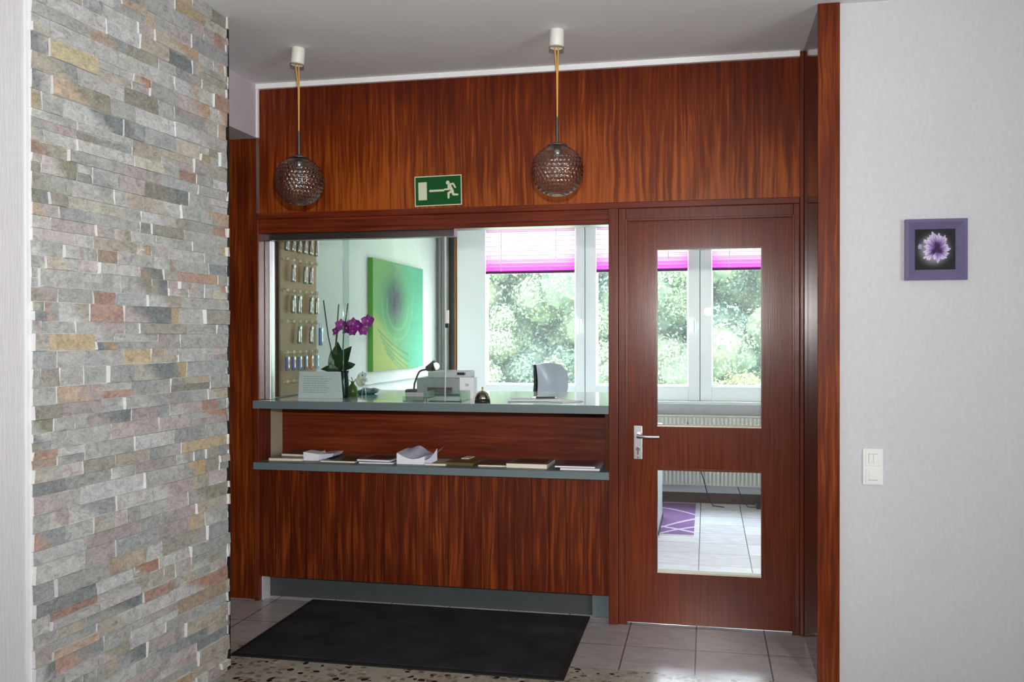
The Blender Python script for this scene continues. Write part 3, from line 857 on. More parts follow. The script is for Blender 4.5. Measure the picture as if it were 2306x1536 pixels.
for c, s_, t_ in (((-2.005,.28,1.487),.036,.4), ((-1.965,.27,1.468),.038,-.2), ((-1.928,.27,1.492),.038,.2), ((-1.893,.26,1.478),.036,-.3), ((-1.872,.27,1.455),.032,.5), ((-1.835,.25,1.507),.040,.1), ((-2.035,.28,1.452),.028,-.4), ((-1.935,.28,1.452),.03,0)):
    part('blossom', bloom(c, s_, t_), [M['orchid'], M['orchid_mid']], oc)
# white notice card
nc = thing('notice_card', (-2.11, .22, T), 'white folded notice card with grey print leaning at the left end of counter', 'card')
TM = Matrix.Translation((0,.215,T)) @ Matrix.Rotation(-.10, 4, 'X')
part('front_sheet', MB().box(-2.234,-1.988,-.001,.001,0,.148,0,TM), M['paper'], nc)
TB = Matrix.Translation((0,.26,T)) @ Matrix.Rotation(.18, 4, 'X')
part('back_sheet', MB().box(-2.234,-1.988,-.001,.001,0,.15,0,TB), M['paper'], nc)
g = MB(); rr = random.Random(3)
for k in range(8):
    zz = .118 - k*.0125
    x = -2.205
    xe = -2.03 - rr.uniform(0, .05) if k not in (0,) else -2.09
    while x < xe:
        L = rr.uniform(.008,.02); g.box(x, min(x+L, xe), -.0018, -.0011, zz, zz+.0045, 0, TM); x += L+.004
part('print_lines', g, M['textgrey'], nc)
# small olive bottle, white flower figure, teal dish
sv = thing('bud_bottle', (-1.985,.40,T), 'small olive green glass bottle with tiny blossoms beside the orchid vase', 'bottle')
part('glass_body', MB().lathe([(.001,0),(.024,0),(.029,.02),(.027,.05),(.014,.068),(.009,.074),(.011,.086),(.008,.086),(.001,.07)], (-1.985,.40,T), 24), M['bottle'], sv)
g = MB()
for dx, dz in ((-.03,.10),(.0,.105),(.024,.095)): g.ball((-1.985+dx,.39,T+dz), .007, 8)
part('blossom', g, M['cream'], sv)
part('sprig', MB().tube([(-1.985,.40,T+.08),(-2.015,.39,T+.10)], .0018, 6).tube([(-1.985,.40,T+.08),(-1.985,.39,T+.105)], .0018, 6).tube([(-1.985,.40,T+.08),(-1.961,.39,T+.095)], .0018, 6), M['stem'], sv)
fg = thing('white_blossom_ornament', (-1.962,.52,T), 'small white blossom ornament on wire feet behind the olive bottle', 'ornament')
part('wire_feet', MB().tube([(-1.975,.52,T),(-1.968,.52,T+.07)], .002, 6).tube([(-1.95,.52,T),(-1.957,.52,T+.07)], .002, 6), M['alu'], fg)
part('blossom_head', bloom((-1.966,.51,T+.115), .026, .2), [M['paper'], M['black']], fg)
part('bud', MB().ball((-1.945,.51,T+.09), .012, 10).ball((-1.96,.505,T+.075), .010, 8), M['paper'], fg)
part('paper_fan', leafmesh((-1.975,.53,T+.05),(-2.0,.53,T+.125),.06,.004), M['cream'], fg)
ds = thing('teal_dish', (-1.985,.62,T), 'low teal dish with a pale cloth near the back of the counter', 'dish')
part('bowl', MB().lathe([(.001,0),(.045,0),(.070,.010),(.074,.020),(.070,.020),(.045,.006),(.001,.005)], (-1.985,.62,T), 32), M['teal'], ds)
part('cloth', MB().grid(lambda u, v: (-2.02+.11*u, .62+.07*v-.035, T+.022+.018*math.sin(PI*v)*math.sin(PI*u)+.006*math.sin(9*u)), 12, 8), M['curtain'], ds)
# card holder
chd = thing('card_holder', (-1.515,.10,T), 'clear acrylic holder with pinkish cards near the sliding glass edge', 'card holder')
part('cards', MB().box(-1.565,-1.465,.09,.115,.006+T,T+.045), M['pinkcards'], chd)
part('holder', MB().box(-1.575,-1.455,.075,.079,T,T+.026).box(-1.575,-1.455,.125,.129,T,T+.04).box(-1.575,-1.455,.079,.125,T,T+.004), M['acryl'], chd)
part('glint_block', MB().box(-1.462,-1.448,.070,.08,T,T+.014).box(-1.444,-1.432,.070,.08,T,T+.014), M['chrome'], chd, .002)  # added chrome blocks standing in for glints of reflected light
# letter tray
lt = thing('letter_tray', (-1.36,.17,T), 'clear acrylic letter tray under the right edge of the sliding glass', 'tray')
part('base', B(-1.463,-1.256,.085,.27,T,T+.004), M['acryl'], lt)
part('wall', MB().box(-1.463,-1.256,.085,.089,T+.004,T+.022).box(-1.463,-1.459,.089,.27,T+.004,T+.05).box(-1.26,-1.256,.089,.27,T+.004,T+.05).box(-1.459,-1.26,.266,.27,T+.004,T+.05), M['acryl'], lt)
single('paper_pad', MB().box(-1.45,-1.27,.10,.255,T+.004,T+.014), M['paper'], (-1.36,.17,T+.004), 'white paper pad lying in the clear letter tray', 'paper')
# bell
be = thing('service_bell', (-1.14,.075,T), 'dark brass service bell near the counter edge right of the glass', 'bell')
part('base', MB().lathe([(.001,0),(.040,0),(.042,.006),(.040,.016),(.030,.018),(.001,.018)], (-1.14,.075,T), 32), M['black'], be)
part('dome', MB().lathe([(.039,.018),(.040,.022),(.036,.034),(.030,.047),(.018,.056),(.006,.060),(.001,.060)], (-1.14,.075,T), 32), M['nickel'], be)
part('button', MB().cyl((-1.14,.075,T+.058),(-1.14,.075,T+.072),.004).ball((-1.14,.075,T+.075),.006,10), M['brass'], be)
# documents
dc = thing('clipboard', (-.88,.27,T), 'grey clipboard with white forms lying on the open counter', 'clipboard', rz=math.radians(10))
part('board', MB().box(-.16,.16,-.11,.12,0,.004), M['alu'], dc, .002, off=(0,0,0))
part('sheets', MB().box(-.145,.145,-.10,.10,.004,.008), M['paper'], dc, off=(0,0,0))
part('clip', MB().box(-.04,.04,.10,.118,.004,.016), M['chrome'], dc, .003, off=(0,0,0))
dc = thing('document_folder', (-.76,.24,T+.0), 'translucent grey folder lying beside the clipboard, nearest the mahogany post', 'folder', rz=math.radians(-38))
part('cover', MB().box(-.005,.115,-.09,.06,.0,.003), M['textgrey'], dc, off=(0,0,0))
part('sheets', MB().box(.0,.11,-.085,.05,.003,.006), M['paper'], dc, off=(0,0,0))
pn = thing('ballpoint_pen', (-.83,.30,T+.008), 'dark pen lying on top of the clipboard forms', 'pen')
part('barrel', MB().cyl((-.90,.30,T+.013),(-.80,.32,T+.013),.005,.005,10), M['black'], pn)
part('tip', MB().cyl((-.80,.32,T+.013),(-.785,.323,T+.013),.004,.001,10), M['chrome'], pn)
# printer
pr = thing('printer', (-1.53,.75,T), 'grey desktop printer with pale lid behind the sliding glass', 'printer')
part('body', B(-1.667,-1.392,.60,.92,T+.004,T+.098), M['printer'], pr, .008)
part('lid', B(-1.61,-1.39,.64,.90,T+.098,T+.135), M['printer_lid'], pr, .006)
part('paper_slot', B(-1.60,-1.45,.598,.62,T+.012,T+.045), M['darkmetal'], pr)
part('display', MB().box(-1.43,-1.385,.632,.66,T+.117,T+.131), M['black'], pr)
part('foot', MB().box(-1.66,-1.62,.61,.66,T,T+.004).box(-1.44,-1.40,.61,.66,T,T+.004).box(-1.66,-1.40,.86,.91,T,T+.004), M['black'], pr)
wb_ = thing('paper_box', (-1.277,.34,T), 'white upright box with a small grey mark beside the printer', 'box')
part('carton', B(-1.325,-1.245,.30,.38,T,T+.118), M['paper'], wb_, .002)
part('printed_mark', MB().box(-1.292,-1.272,.2985,.30,T+.07,T+.085), M['textgrey'], wb_)
# desk lamp
lp = thing('desk_lamp', (-1.79,.93,T), 'small dark grey desk lamp with bent neck in front of the canvas', 'lamp')
part('base', MB().lathe([(.001,0),(.055,0),(.055,.008),(.045,.014),(.001,.016)], (-1.79,.93,T), 28), M['lampgrey'], lp)
part('neck', MB().tube([(-1.79,.93,T+.01),(-1.785,.93,T+.05),(-1.765,.925,T+.10),(-1.752,.92,T+.122),(-1.735,.915,T+.132),(-1.70,.91,T+.138)], .006, 10), M['lampgrey'], lp)
Mx = Matrix.Rotation(math.radians(98), 3, 'Y')
part('lamp_shade', MB().lathe([(.008,0),(.016,.004),(.022,.022),(.036,.058),(.038,.066),(.035,.066),(.020,.024),(.006,.006)], (-1.705,.91,T+.140), 24, 0, True, Matrix.Rotation(math.radians(72), 3, 'Y')), M['lampgrey'], lp)
part('bulb', MB().ball((-1.640,.905,T+.158), .024, 14), mat('lamp_bulb', (.9,.9,.85), .2, emit=((1,.95,.85), .8)), lp)

# ------------------------------------------------------------------ brochures on the shelf
S = .750
def book(name, x, y, w, d, h, cover, rz, label, cat, group=None, pages='paper', spine=True, z=S, pic=None):
    t = thing(name, (x, y, z), label, cat, group, rz)
    c = MB().box(-w/2, w/2, -d/2, d/2, h-.0015, h).box(-w/2, w/2, -d/2, d/2, 0, .0015)
    if spine: c.box(-w/2, -w/2+.0015, -d/2, d/2, .0015, h-.0015)
    part('cover', c, cover, t, off=(0,0,0))
    part('pages', MB().box(-w/2+.0016, w/2-.002, -d/2+.0005, d/2-.001, .0015, h-.0015), M[pages], t, off=(0,0,0))
    if pic: part('cover_picture', MB().box(-w/2+.03, w/2-.02, -d/2+.03, d/2-.04, h, h+.0006), pic, t, off=(0,0,0))
    return t
mk = lambda n, c, r=.35: mat(n, c, r, var=.25, vs=14)
GB = 'printed matter on the brochure shelf'
book('brochure', -2.235,.15,.19,.22,.016, mk('mauve_cover',(.20,.13,.13)), .06, 'mauve brochure at the far left end of the brochure shelf', 'brochure', GB, 'cream')
book('brochure', -2.20,.215,.16,.21,.014, mk('grey_brown_cover',(.10,.085,.08)), -.08, 'dark grey-brown brochure lying on top of the leftmost mauve one', 'brochure', GB, 'cream', z=S+.0165)
lf_ = thing('leaflet_pile', (-2.095,.16,S), 'white leaflet pile right of the mauve brochure on the shelf', 'leaflets', GB)
part('front_leaflets', MB().prism([(-2.145,.085,S),(-2.055,.085,S),(-2.055,.085,S+.036),(-2.145,.085,S+.046)], (0,.10,0)), M['paper'], lf_)
part('tilted_leaflet', MB().prism([(-2.06,.10,S),(-1.985,.10,S+.022),(-1.975,.10,S+.04),(-2.06,.10,S+.034)], (0,.14,0)), M['paper_lilac'], lf_)
book('booklet', -1.925,.135,.20,.20,.011, mk('dark_green_cover',(.035,.05,.02)), -.02, 'dark green booklet with cream pages on the brochure shelf', 'booklet', GB, 'cream')
book('magazine', -1.715,.145,.19,.23,.010, mk('charcoal_cover',(.06,.06,.07)), .05, 'charcoal magazine under the grey one, left of the curled leaflets', 'magazine', GB)
book('magazine', -1.72,.150,.19,.22,.011, mk('grey_photo_cover',(.22,.21,.23)), -.06, 'grey magazine on top of the charcoal one on the shelf', 'magazine', GB, z=S+.0105, pic=mk('dark_picture',(.04,.035,.035)))
cl = thing('curled_leaflets', (-1.52,.16,S), 'pile of white leaflets with curled upper sheets in the middle of shelf', 'leaflets', GB)
g = MB()
n = 14
poly = [(-1.602+.153*k/n, .055, S) for k in range(n+1)] + [(-1.602+.153*(1-k/n), .055, S+.058-.030*math.sin(PI*(1-k/n)*.85)) for k in range(n+1)]
g.prism(poly, (0,.16,0))
part('leaflet_stack', g, M['paper'], cl)
part('curled_sheet', MB().grid(lambda u, v: (-1.600+.16*u, .06+.17*v, S+.060-.030*math.sin(PI*u*.85) + v*.046*math.exp(-((u-.45)/.30)**2)), 16, 8), M['paper_lilac'], cl)
part('curled_sheet', MB().grid(lambda u, v: (-1.470+.088*u, .058+.14*v, S+.024+.046*u*u + .012*v*u), 12, 6).grid(lambda u, v: (-1.452+.072*u, .056, S+.004+v*(.020+.044*u*u)+ .02*u*u), 10, 2), M['paper_lilac'], cl)
book('booklet', -1.385,.13,.115,.19,.010, mk('pale_cream_cover',(.52,.47,.34)), .0, 'cream booklet just right of the curled leaflets', 'booklet', GB, 'cream')
ol = thing('envelope', (-1.25,.16,S), 'olive brown envelope with a small pale slip on the shelf', 'envelope', GB, rz=-.10)
part('envelope_body', MB().box(-.085,.075,-.11,.12,0,.016), mk('olive_cover',(.14,.105,.035)), ol, .003, off=(0,0,0))
part('pale_slip', MB().box(-.045,.0,.04,.13,.0162,.020), M['cream'], ol, off=(0,0,0))
book('brochure', -1.085,.145,.15,.21,.011, mk('dark_taupe_cover',(.085,.065,.055)), .04, 'dark taupe brochure between the olive envelope and the thick book', 'brochure', GB, 'cream')
book('book', -.895,.135,.215,.22,.024, mk('taupe_book_cover',(.20,.155,.14)), -.03, 'thick taupe book with cream page block near the right end', 'book', GB, 'cream', pic=mk('dark_brown_picture',(.06,.03,.025)))
book('catalogue', -.625,.130,.20,.24,.010, mk('white_cover',(.55,.55,.56)), .02, 'white catalogue at the right end of the shelf, under the brown one', 'catalogue', GB)
book('catalogue', -.648,.135,.205,.24,.010, mk('brown_photo_cover',(.19,.115,.105)), -.01, 'brown photo catalogue topmost at the right end of the shelf', 'catalogue', GB, z=S+.0105, pic=mk('dark_photo',(.07,.03,.028)))

# ------------------------------------------------------------------ door mat
dm = thing('door_mat', (-1.33,-.37,0), 'large black rectangular door mat on the floor before the counter', 'mat')
part('pile', B(-2.055,-.605,-.795,.035,.003,.010), M['matpile'], dm)
g = MB().box(-2.08,-2.055,-.825,.06,0,.006).box(-.605,-.578,-.825,.06,0,.006).box(-2.055,-.605,-.825,-.795,0,.006).box(-2.055,-.605,.035,.06,0,.006).box(-2.055,-.605,-.795,.035,0,.003)
part('rubber_edge', g, M['rubber'], dm)

# ------------------------------------------------------------------ pendant lamps
def pendant(x, y, zc, label, lean):
    t = thing('pendant_lamp', (x, y, CZ), label, 'lamp', 'smoked glass globe pendants')
    R0 = .1125
    Ml = Matrix.Rotation(lean, 3, 'Y')
    part('ceiling_cup', MB().lathe([(.001,0),(.030,0),(.031,-.003),(.0325,-.078),(.030,-.080),(.029,-.074),(.001,-.073)], (x,y,CZ), 24, 0, True, Ml), M['cup'], t)
    cx = x - math.sin(lean)*.082
    part('cord', MB().tube([(cx-.008,y,CZ-.074),(x-.002,y,CZ-.19),(x,y,zc+.232)], .0036, 8).tube([(cx+.008,y,CZ-.074),(x+.002,y,CZ-.19),(x,y,zc+.232)], .0036, 8), M['cord'], t)
    part('cup_rim', MB().lathe([(.0315,-.074),(.0335,-.075),(.0335,-.0805),(.0305,-.0805)], (x,y,CZ), 24, 0, True, Ml), M['cup_rim'], t)
    part('stem', MB().cyl((x,y,zc+.115),(x,y,zc+.234),.0075,.0065,12), M['darkmetal'], t)
    NB, NR, Q = 34, 16, 6
    nu, nv = NB*Q, NR*Q
    def f(u, v):
        th = PI*(.10 + .90*v)              # from the neck down to the bottom
        i = v*NR; row = int(i)
        ph = 2*PI*(u + (.5/NB if row % 2 else 0))
        st = max(.0, math.sin(th))
        rr = R0
        if th > .70:
            a = abs(math.sin(PI*i)) * abs(math.sin(PI*u*NB))
            rr = R0 + .0050*a*min(1, st*2)*min(1,(th-.70)*4)
        return (x + rr*math.sin(th)*math.cos(ph), y + rr*math.sin(th)*math.sin(ph), zc + rr*math.cos(th))
    gl = part('glass_globe', MB().grid(f, nu, nv), M['globe'], t)
    part('cap', MB().lathe([(.008,.122),(.030,.118),(.045,.110),(.045,.106),(.03,.110),(.008,.112)], (x,y,zc), 28), M['darkmetal'], t)
    so = part('socket', MB().lathe([(.001,.112),(.016,.112),(.018,.075),(.016,.060),(.001,.060)], (x,y,zc), 20), M['chrome'], t)
    part('bulb', MB().lathe([(.012,.062),(.014,.045),(.026,.018),(.029,-.002),(.024,-.020),(.012,-.029),(.001,-.031)], (x,y,zc), 20), M['glass'], so)
    return t
pendant(-1.872, -.55, 2.152, 'left smoked bubble glass globe pendant, above the key rack hatch', .10)
pendant(-.646, -.55, 2.156, 'right smoked bubble glass globe pendant, right of the green exit sign', .04)

# ------------------------------------------------------------------ exit sign
sg = thing('exit_sign', (-1.355, 0, 2.174), 'green emergency exit sign with running figure and arrow on the wood panel', 'sign')
rot = math.radians(-.9)
SMx = Matrix.Translation((-1.355,0,2.174)) @ Matrix.Rotation(rot, 4, 'Y')
W_, H_ = .252, .155
part('plate', MB().box(-W_/2,W_/2,-.004,-.0003,-H_/2,H_/2,0,SMx), M['sign_cream'], sg)
part('green_field', MB().box(-W_/2+.005,W_/2-.005,-.0046,-.004,-H_/2+.005,H_/2-.005,0,SMx), M['sign_green'], sg)
def su(u, v): return ((u-.5)*W_, (.5-v)*H_)
def cap(g, a, b_, r0, r1):
    ax, az = a; bx, bz = b_
    d = math.hypot(bx-ax, bz-az) or 1e-6; an = math.atan2(bz-az, bx-ax)
    pts = []
    for k in range(9): t_ = an + PI/2 + PI*k/8; pts.append((ax+r0*math.cos(t_), az+r0*math.sin(t_)))
    for k in range(9): t_ = an - PI/2 + PI*k/8; pts.append((bx+r1*math.cos(t_), bz+r1*math.sin(t_)))
    yy = -.0050 - .00004*(len(g.f)+1)
    g.add([SMx @ Vector((px,yy,pz)) for px, pz in pts], [tuple(range(len(pts)))])
g = MB()
a = su(.080,.795); b_ = su(.262,.20)
g.box(a[0], b_[0], -.0050, -.0046, a[1], b_[1], 0, SMx)
part('door_symbol', g, M['sign_cream'], sg)
g = MB()
cap(g, su(.345,.50), su(.615,.50), .0052, .0052)
ar = [su(.302,.50), su(.345,.555), su(.345,.445)]
g.add([SMx @ Vector((p[0],-.00515,p[1])) for p in ar], [(0,1,2)])
part('arrow', g, M['sign_cream'], sg)
g = MB()
mm = .154/1003
def px(x, y): return su((x-225)/1635, (y - (300-.055*(x-225)))/1003)
cap(g, px(1385,488), px(1386,490), .0104, .0104)
for (p, q, r0, r1) in (((1435,580),(1540,770),.0085,.0080), ((1470,545),(1570,520),.0052,.0050), ((1570,520),(1640,640),.0050,.0042), ((1410,610),(1415,700),.0058,.0052), ((1415,705),(1275,715),.0050,.0042), ((1510,780),(1405,835),.0068,.0058), ((1405,835),(1405,985),.0058,.0054), ((1545,770),(1570,880),.0068,.0058), ((1570,880),(1715,880),.0056,.0050)):
    cap(g, px(*p), px(*q), r0, r1)
part('running_figure', g, M['sign_cream'], sg)

# ------------------------------------------------------------------ right wall: picture and switch
YW = -.625
pf = thing('framed_photo', (.892, YW, 1.645), 'small square photo of a purple flower in a wide purple frame', 'picture')
ox0, ox1, oz0, oz1 = .777, 1.008, 1.645, 1.888
ix0, ix1, iz0, iz1 = .816, .967, 1.687, 1.849
def ringframe(y_out, y_mid, y_in):
    m = .012; g = MB()
    rings = [(ox0,ox1,oz0,oz1,YW),(ox0,ox1,oz0,oz1,y_out),(ox0+m,ox1-m,oz0+m,oz1-m,y_mid),(ix0,ix1,iz0,iz1,y_in),(ix0,ix1,iz0,iz1,YW-.002)]
    vs = []
    for a, b_, c, d, y in rings: vs += [(a,y,c),(b_,y,c),(b_,y,d),(a,y,d)]
    fs = []
    for k in range(len(rings)-1):
        for i in range(4):
            j = (i+1) % 4
            fs.append((4*k+i, 4*k+j, 4*k+4+j, 4*k+4+i))
    return g.add(vs, fs)
part('picture_frame', ringframe(YW-.024, YW-.030, YW-.006), M['frame_purple'], pf)
rf = random.Random(5)
pets = [(rf.uniform(.8,1.15), rf.uniform(-.2,.2), rf.uniform(.3,1)) for _ in range(13)]
def flower(u, v):
    dx, dz = (u-.56), (v-.50)
    r = math.hypot(dx, dz*1.02); a = math.atan2(dz, dx)
    gl = math.exp(-((math.hypot(u-.48, v-.5))/.36)**4*1.4)
    c = mix((.006,.006,.007), (.36,.36,.37), gl*.9)
    k = (a/(2*PI)+.5)*13; i = int(k) % 13; fr = k-int(k)
    R0 = .335*pets[i][0]*(.90+.10*math.sin(PI*fr))*(1+.07*math.sin(a*7+1)+.06*math.sin(a*17+2)+.05*math.sin(a*31)) + .03*math.cos(a-2.0)
    if r < R0:
        t_ = r/R0
        pal = mix((.20,.10,.34), (.66,.56,.76), sst(.35,.95,t_)*(.55+.45*pets[i][2]))
        pal = mix(pal, (.08,.03,.16), .85*sst(.55,1,abs(fr-.5)*2)*sst(1.1,.45,t_)*(.4+.6*pets[(i*5)%13][2]))
        pal = tuple(x*(1+.22*math.sin(a*29+6*r)*math.sin(r*40+a*3)) for x in pal)
        c = mix((.03,.012,.06), pal, sst(.24,.55,t_ + .10*math.sin(a*3)))
    if math.hypot(u-.13, (v-.57)*.8) < .05+.012*math.sin(a*60): c = mix(c, (.40,.38,.62), .8)
    return c
part('flower_print', MB().grid(lambda u, v: (ix0+(ix1-ix0)*u, YW-.004, iz0+(iz1-iz0)*v), 110, 110, 0, False, flower), M['vc_print'], pf, cols=True)
sw = thing('light_switch', (.6585, YW, .819), 'white double light switch plate on the right wall below the picture', 'switch')
part('plate', B(.6188,.697,YW-.008,YW,.819,.966), M['plastic'], sw, .003)
for z0, two in ((.903,True),(.831,False)):
    fr = part('insert_frame', B(.630,.686,YW-.011,YW-.008,z0-.006,z0+.058), M['plastic'], sw, .002)
    if two:
        for xa in (.6415,.659): part('rocker', B(xa,xa+.0165,YW-.015,YW-.011,z0+.008,z0+.042), M['plastic'], fr, .001)
        part('rocker_shadow_gap', MB().box(.6400,.6415,YW-.0115,YW-.011,z0+.006,z0+.044).box(.6580,.6590,YW-.0115,YW-.011,z0+.006,z0+.044).box(.6400,.6765,YW-.0115,YW-.011,z0+.042,z0+.044), M['textgrey'], fr)
    else:
        part('rocker', B(.6415,.6755,YW-.014,YW-.011,z0+.010,z0+.042), M['plastic'], fr, .001)
        part('rocker_shadow_gap', MB().box(.6405,.6765,YW-.0116,YW-.011,z0+.007,z0+.010), M['textgrey'], fr)

# ------------------------------------------------------------------ outdoors
struct('ground', B(-40, 40, 3.63, 60, -.45, -.35), M['lawn'])
def hill(u, v):
    x = -26+52*u; y = 21 + 9*v
    return (x, y, -.4 + 7.5*math.sin(PI*.5*min(1, v*1.6)) + .5*math.sin(x*1.3+2*v) + .35*math.sin(x*2.9+1))
hl = MB().grid(hill, 120, 30)
t_ = NT('wooded_slope'); nn_ = t_.noise(t_.pos(), 2.2, 8, .7)
t_.base(t_.ramp(nn_.outputs[0], [(.3, (.10,.15,.13)), (.5, (.13,.18,.14)), (.7, (.16,.20,.15))])); t_.set(Roughness=1.0)
struct('hillside', hl, t_.mat)
def leaf_cloud(name, rng, centres, radii, tints, n, size, greens, back, parent=None, zmin=-.3):
    """crown made of many small leaves lying on rounded clumps"""
    idx = rng.integers(0, len(radii), n)
    d = rng.normal(size=(n, 3)); d[:, 1] -= .8; d[:, 2] += .15
    d /= np.linalg.norm(d, axis=1, keepdims=True)
    q = centres[idx] + d*(radii[idx]*rng.uniform(.80, 1.12, n))[:, None]
    nn = d + rng.normal(scale=.42, size=(n, 3)); nn /= np.linalg.norm(nn, axis=1, keepdims=True)
    u = np.cross(nn, rng.normal(size=(n, 3))); u /= np.linalg.norm(u, axis=1, keepdims=True); w = np.cross(nn, u)
    s_ = rng.uniform(size[0], size[1], n)[:, None]
    V = np.stack([q-u*s_, q-w*s_*.6, q+u*s_, q+w*s_*.6], 1)
    keep = q[:, 2] > zmin; V = V[keep]
    c = np.array(greens)[rng.integers(0, len(greens), n)] * (rng.uniform(.85, 1.15, n)*tints[idx]*(1+.22*d[:, 2]))[:, None]  # clump tops tinted lighter, undersides darker: shading put into the leaf colour
    c = np.repeat(c[keep], 4, 0)
    verts = V.reshape(-1, 3); nq = len(V); quads = np.arange(nq*4).reshape(-1, 4)
    # inner clumps close the gaps
    bv = []; bf = []; bc = []
    for k in range(len(radii)):
        nl, nk = 9, 14; b = nq*4 + len(bv)
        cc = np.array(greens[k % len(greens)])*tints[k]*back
        for i in range(nl+1):
            th = math.pi*i/nl
            for j in range(nk):
                a = 2*math.pi*j/nk; rr = radii[k]*.84*rng.uniform(.72, 1.12)
                bv.append((centres[k][0]+rr*math.sin(th)*math.cos(a), centres[k][1]+rr*math.sin(th)*math.sin(a), centres[k][2]+rr*math.cos(th)))
                bc.append(cc*rng.uniform(.75, 1.15))
        for i in range(nl):
            for j in range(nk):
                j2 = (j+1) % nk; bf.append((b+i*nk+j, b+i*nk+j2, b+(i+1)*nk+j2, b+(i+1)*nk+j))
    verts = np.concatenate([verts, np.array(bv)]); cols = np.concatenate([c, np.array(bc)]); F = np.concatenate([quads, np.array(bf)])
    off = np.array(chain(parent)) if parent is not None else np.zeros(3)
    me = bpy.data.meshes.new(name)
    me.vertices.add(len(verts)); me.vertices.foreach_set('co', (verts-off).ravel())
    me.loops.add(len(F)*4); me.loops.foreach_set('vertex_index', F.ravel().astype('i'))
    me.polygons.add(len(F)); me.polygons.foreach_set('loop_start', np.arange(0, len(F)*4, 4, dtype='i'))
    me.update(calc_edges=True); me.validate()
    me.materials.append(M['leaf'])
    a = me.color_attributes.new('Col', 'FLOAT_COLOR', 'POINT')
    a.data.foreach_set('color', np.concatenate([cols, np.ones((len(cols), 1))], 1).ravel())
    o = bpy.data.objects.new(name, me); COL.objects.link(o)
    if parent is not None: o.parent = parent
    return o
def tree(x, y, h, rad, n, seed, label, greens):
    rng = np.random.default_rng(seed)
    t = thing('leafy_tree', (x, y, -.35), label, 'tree', 'trees beyond the office window')
    m = 80
    cen = np.stack([x+rng.uniform(-.8,.8,m)*rad, y+rng.uniform(-.5,.6,m)*rad, -.35+rng.uniform(.06,.97,m)*h], 1)
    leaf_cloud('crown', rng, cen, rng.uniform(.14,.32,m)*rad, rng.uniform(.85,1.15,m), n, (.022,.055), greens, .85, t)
    part('trunk', MB().tube([(x,y,-.35),(x+.05,y,h*.35-.35),(x-.03,y,h*.7-.35)], [.16,.12,.05], 10), M['bark'], t)
G1 = [(.120,.148,.096),(.132,.156,.096),(.106,.138,.098)]
G2 = [(.082,.116,.096),(.092,.124,.098),(.100,.132,.098)]
tr = [(-8.6,17.5,6.4,2.6,G2,'leafy tree outside, hidden mostly behind the left window frame'),
      (-5.9,16.5,6.0,2.3,G1,'bright leafy tree outside the left window, left half'),
      (-3.9,17.5,6.6,2.4,G2,'bluish green tree outside the left window, above the office chair'),
      (-2.0,16.6,5.8,2.2,G1,'leafy tree outside the middle window, left of the post'),
      (-.2,17.4,6.4,2.3,G2,'dark green tree outside, seen through the left half of the door glass'),
      (1.6,16.5,6.0,2.3,G1,'bright leafy tree outside, seen through the right half of the door glass'),
      (3.6,17.6,6.4,2.5,G2,'leafy tree outside, right of the door glass view')]
for k, (x, y, h, rad, gr, lab) in enumerate(tr): tree(x, y, h, rad, 42000, 40+k, lab, gr)
def bush(x, y, rad, seed, label, gr):
    rng = np.random.default_rng(seed); m = 9
    cen = np.stack([x+rng.uniform(-.8,.8,m)*rad, y+rng.uniform(-.4,.4,m)*rad, -.35+rng.uniform(.1,.6,m)*rad], 1)
    t = thing('bush', (x, y, -.35), label, 'bush')
    leaf_cloud('foliage', rng, cen, rng.uniform(.25,.42,m)*rad, rng.uniform(.9,1.1,m), 5000, (.02,.045), gr, .85, t)
Y1 = [(.115,.115,.050),(.10,.11,.048),(.13,.12,.06)]
bush(-3.75,13.5,.85,90,'low yellow-green bush outside the left window, left of the office chair',Y1)
bush(-.35,13.5,.9,91,'low yellow-green bush outside, lower left of the door glass',Y1)
bush(1.0,13.8,1.1,92,'low yellow-green bush outside, lower right of the door glass',Y1)

# ------------------------------------------------------------------ light
wd = bpy.data.worlds.new('sky'); SC.world = wd; wd.use_nodes = True
nt = wd.node_tree; bg = nt.nodes['Background']
tc = nt.nodes.new('ShaderNodeTexCoord'); sx = nt.nodes.new('ShaderNodeSeparateXYZ'); nt.links.new(tc.outputs['Generated'], sx.inputs[0])
cr = nt.nodes.new('ShaderNodeValToRGB'); nt.links.new(sx.outputs[2], cr.inputs[0])
cr.color_ramp.elements[0].position = .0; cr.color_ramp.elements[0].color = (1,1,.98,1)
cr.color_ramp.elements[1].position = .8; cr.color_ramp.elements[1].color = (.62,.80,1,1)
nt.links.new(cr.outputs[0], bg.inputs[0]); bg.inputs[1].default_value = 27

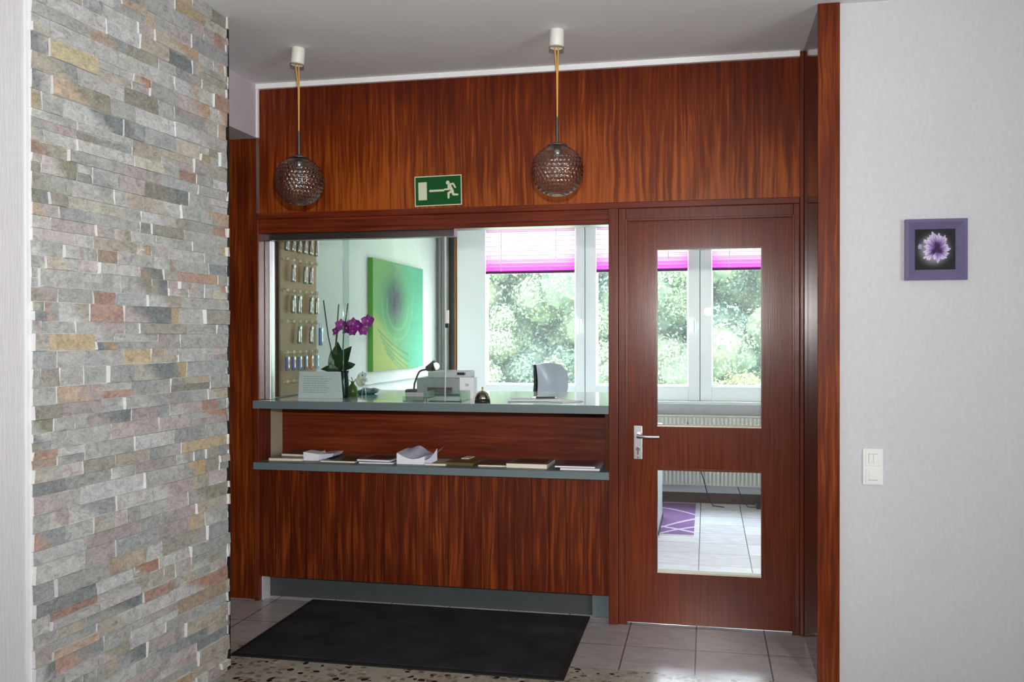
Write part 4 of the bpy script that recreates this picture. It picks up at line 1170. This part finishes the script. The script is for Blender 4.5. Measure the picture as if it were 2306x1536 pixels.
def light(name, typ, loc, energy, color=(1,1,1), **kw):
    l = bpy.data.lights.new(name, typ); l.energy = energy; l.color = color
    for k, v in kw.items(): setattr(l, k, v)
    o = bpy.data.objects.new(name, l); COL.objects.link(o); o.location = loc
    return o
def aim(o, d): o.rotation_euler = Vector(d).to_track_quat('-Z', 'Y').to_euler()
s_ = light('sun', 'SUN', (0,0,20), 8, (1,.97,.88), angle=.01); aim(s_, (-.35,.75,-.72))
fl = light('camera_flash', 'SPOT', (.012,-4.56,1.66), 390, (1,.985,.97), shadow_soft_size=.034, spot_size=math.radians(92), spot_blend=1.0); aim(fl, (-.26,1,.07))
a = light('lobby_fill_light', 'AREA', (3.75,-5.0,1.6), 150, (.95,.98,1), shape='RECTANGLE', size=2.2, size_y=1.7); aim(a, (-1,.30,.15))  # added soft fill standing in for lobby daylight; no window is built here
p = light('window_portal', 'AREA', ((WX0+WX1)/2, YB+.16, (WZ0+WZ1)/2), 1, shape='RECTANGLE', size=WX1-WX0, size_y=WZ1-WZ0); aim(p, (0,-1,0)); p.data.cycles.is_portal = True

sb_ = light('floor_patch_spot', 'SPOT', (1.6,-5.6,2.3), 330, (.97,.99,1), shadow_soft_size=.05, spot_size=math.radians(9.5), spot_blend=.6); aim(sb_, (.12-1.6,-.76+5.6,-2.3))  # added spot that puts a bright patch on the floor; source unseen
# ------------------------------------------------------------------ camera
F = 2081.81; yaw, pit, rol = -.207707, -.0052858, -.0012406
f = Vector((math.sin(yaw)*math.cos(pit), math.cos(yaw)*math.cos(pit), math.sin(pit)))
r = Vector((math.cos(yaw), -math.sin(yaw), 0)); u = r.cross(f)
r2 = r*math.cos(rol) + u*math.sin(rol); u2 = u*math.cos(rol) - r*math.sin(rol)
cam = bpy.data.cameras.new('camera'); co = bpy.data.objects.new('camera', cam); COL.objects.link(co)
Mw = Matrix(((r2.x,u2.x,-f.x,0),(r2.y,u2.y,-f.y,-4.5909),(r2.z,u2.z,-f.z,1.4239),(0,0,0,1)))
co.matrix_world = Mw
cam.sensor_width = 36; cam.lens = F/2306*36; cam.clip_start = .05; cam.clip_end = 200
SC.camera = co
SC.view_settings.view_transform = 'Standard'; SC.view_settings.look = 'None'; SC.view_settings.exposure = 0; SC.view_settings.gamma = 1
cy = SC.cycles
cy.use_denoising = True; cy.max_bounces = 10; cy.diffuse_bounces = 4; cy.glossy_bounces = 4; cy.transparent_max_bounces = 24
cy.sample_clamp_indirect = 20; cy.caustics_reflective = False; cy.caustics_refractive = False
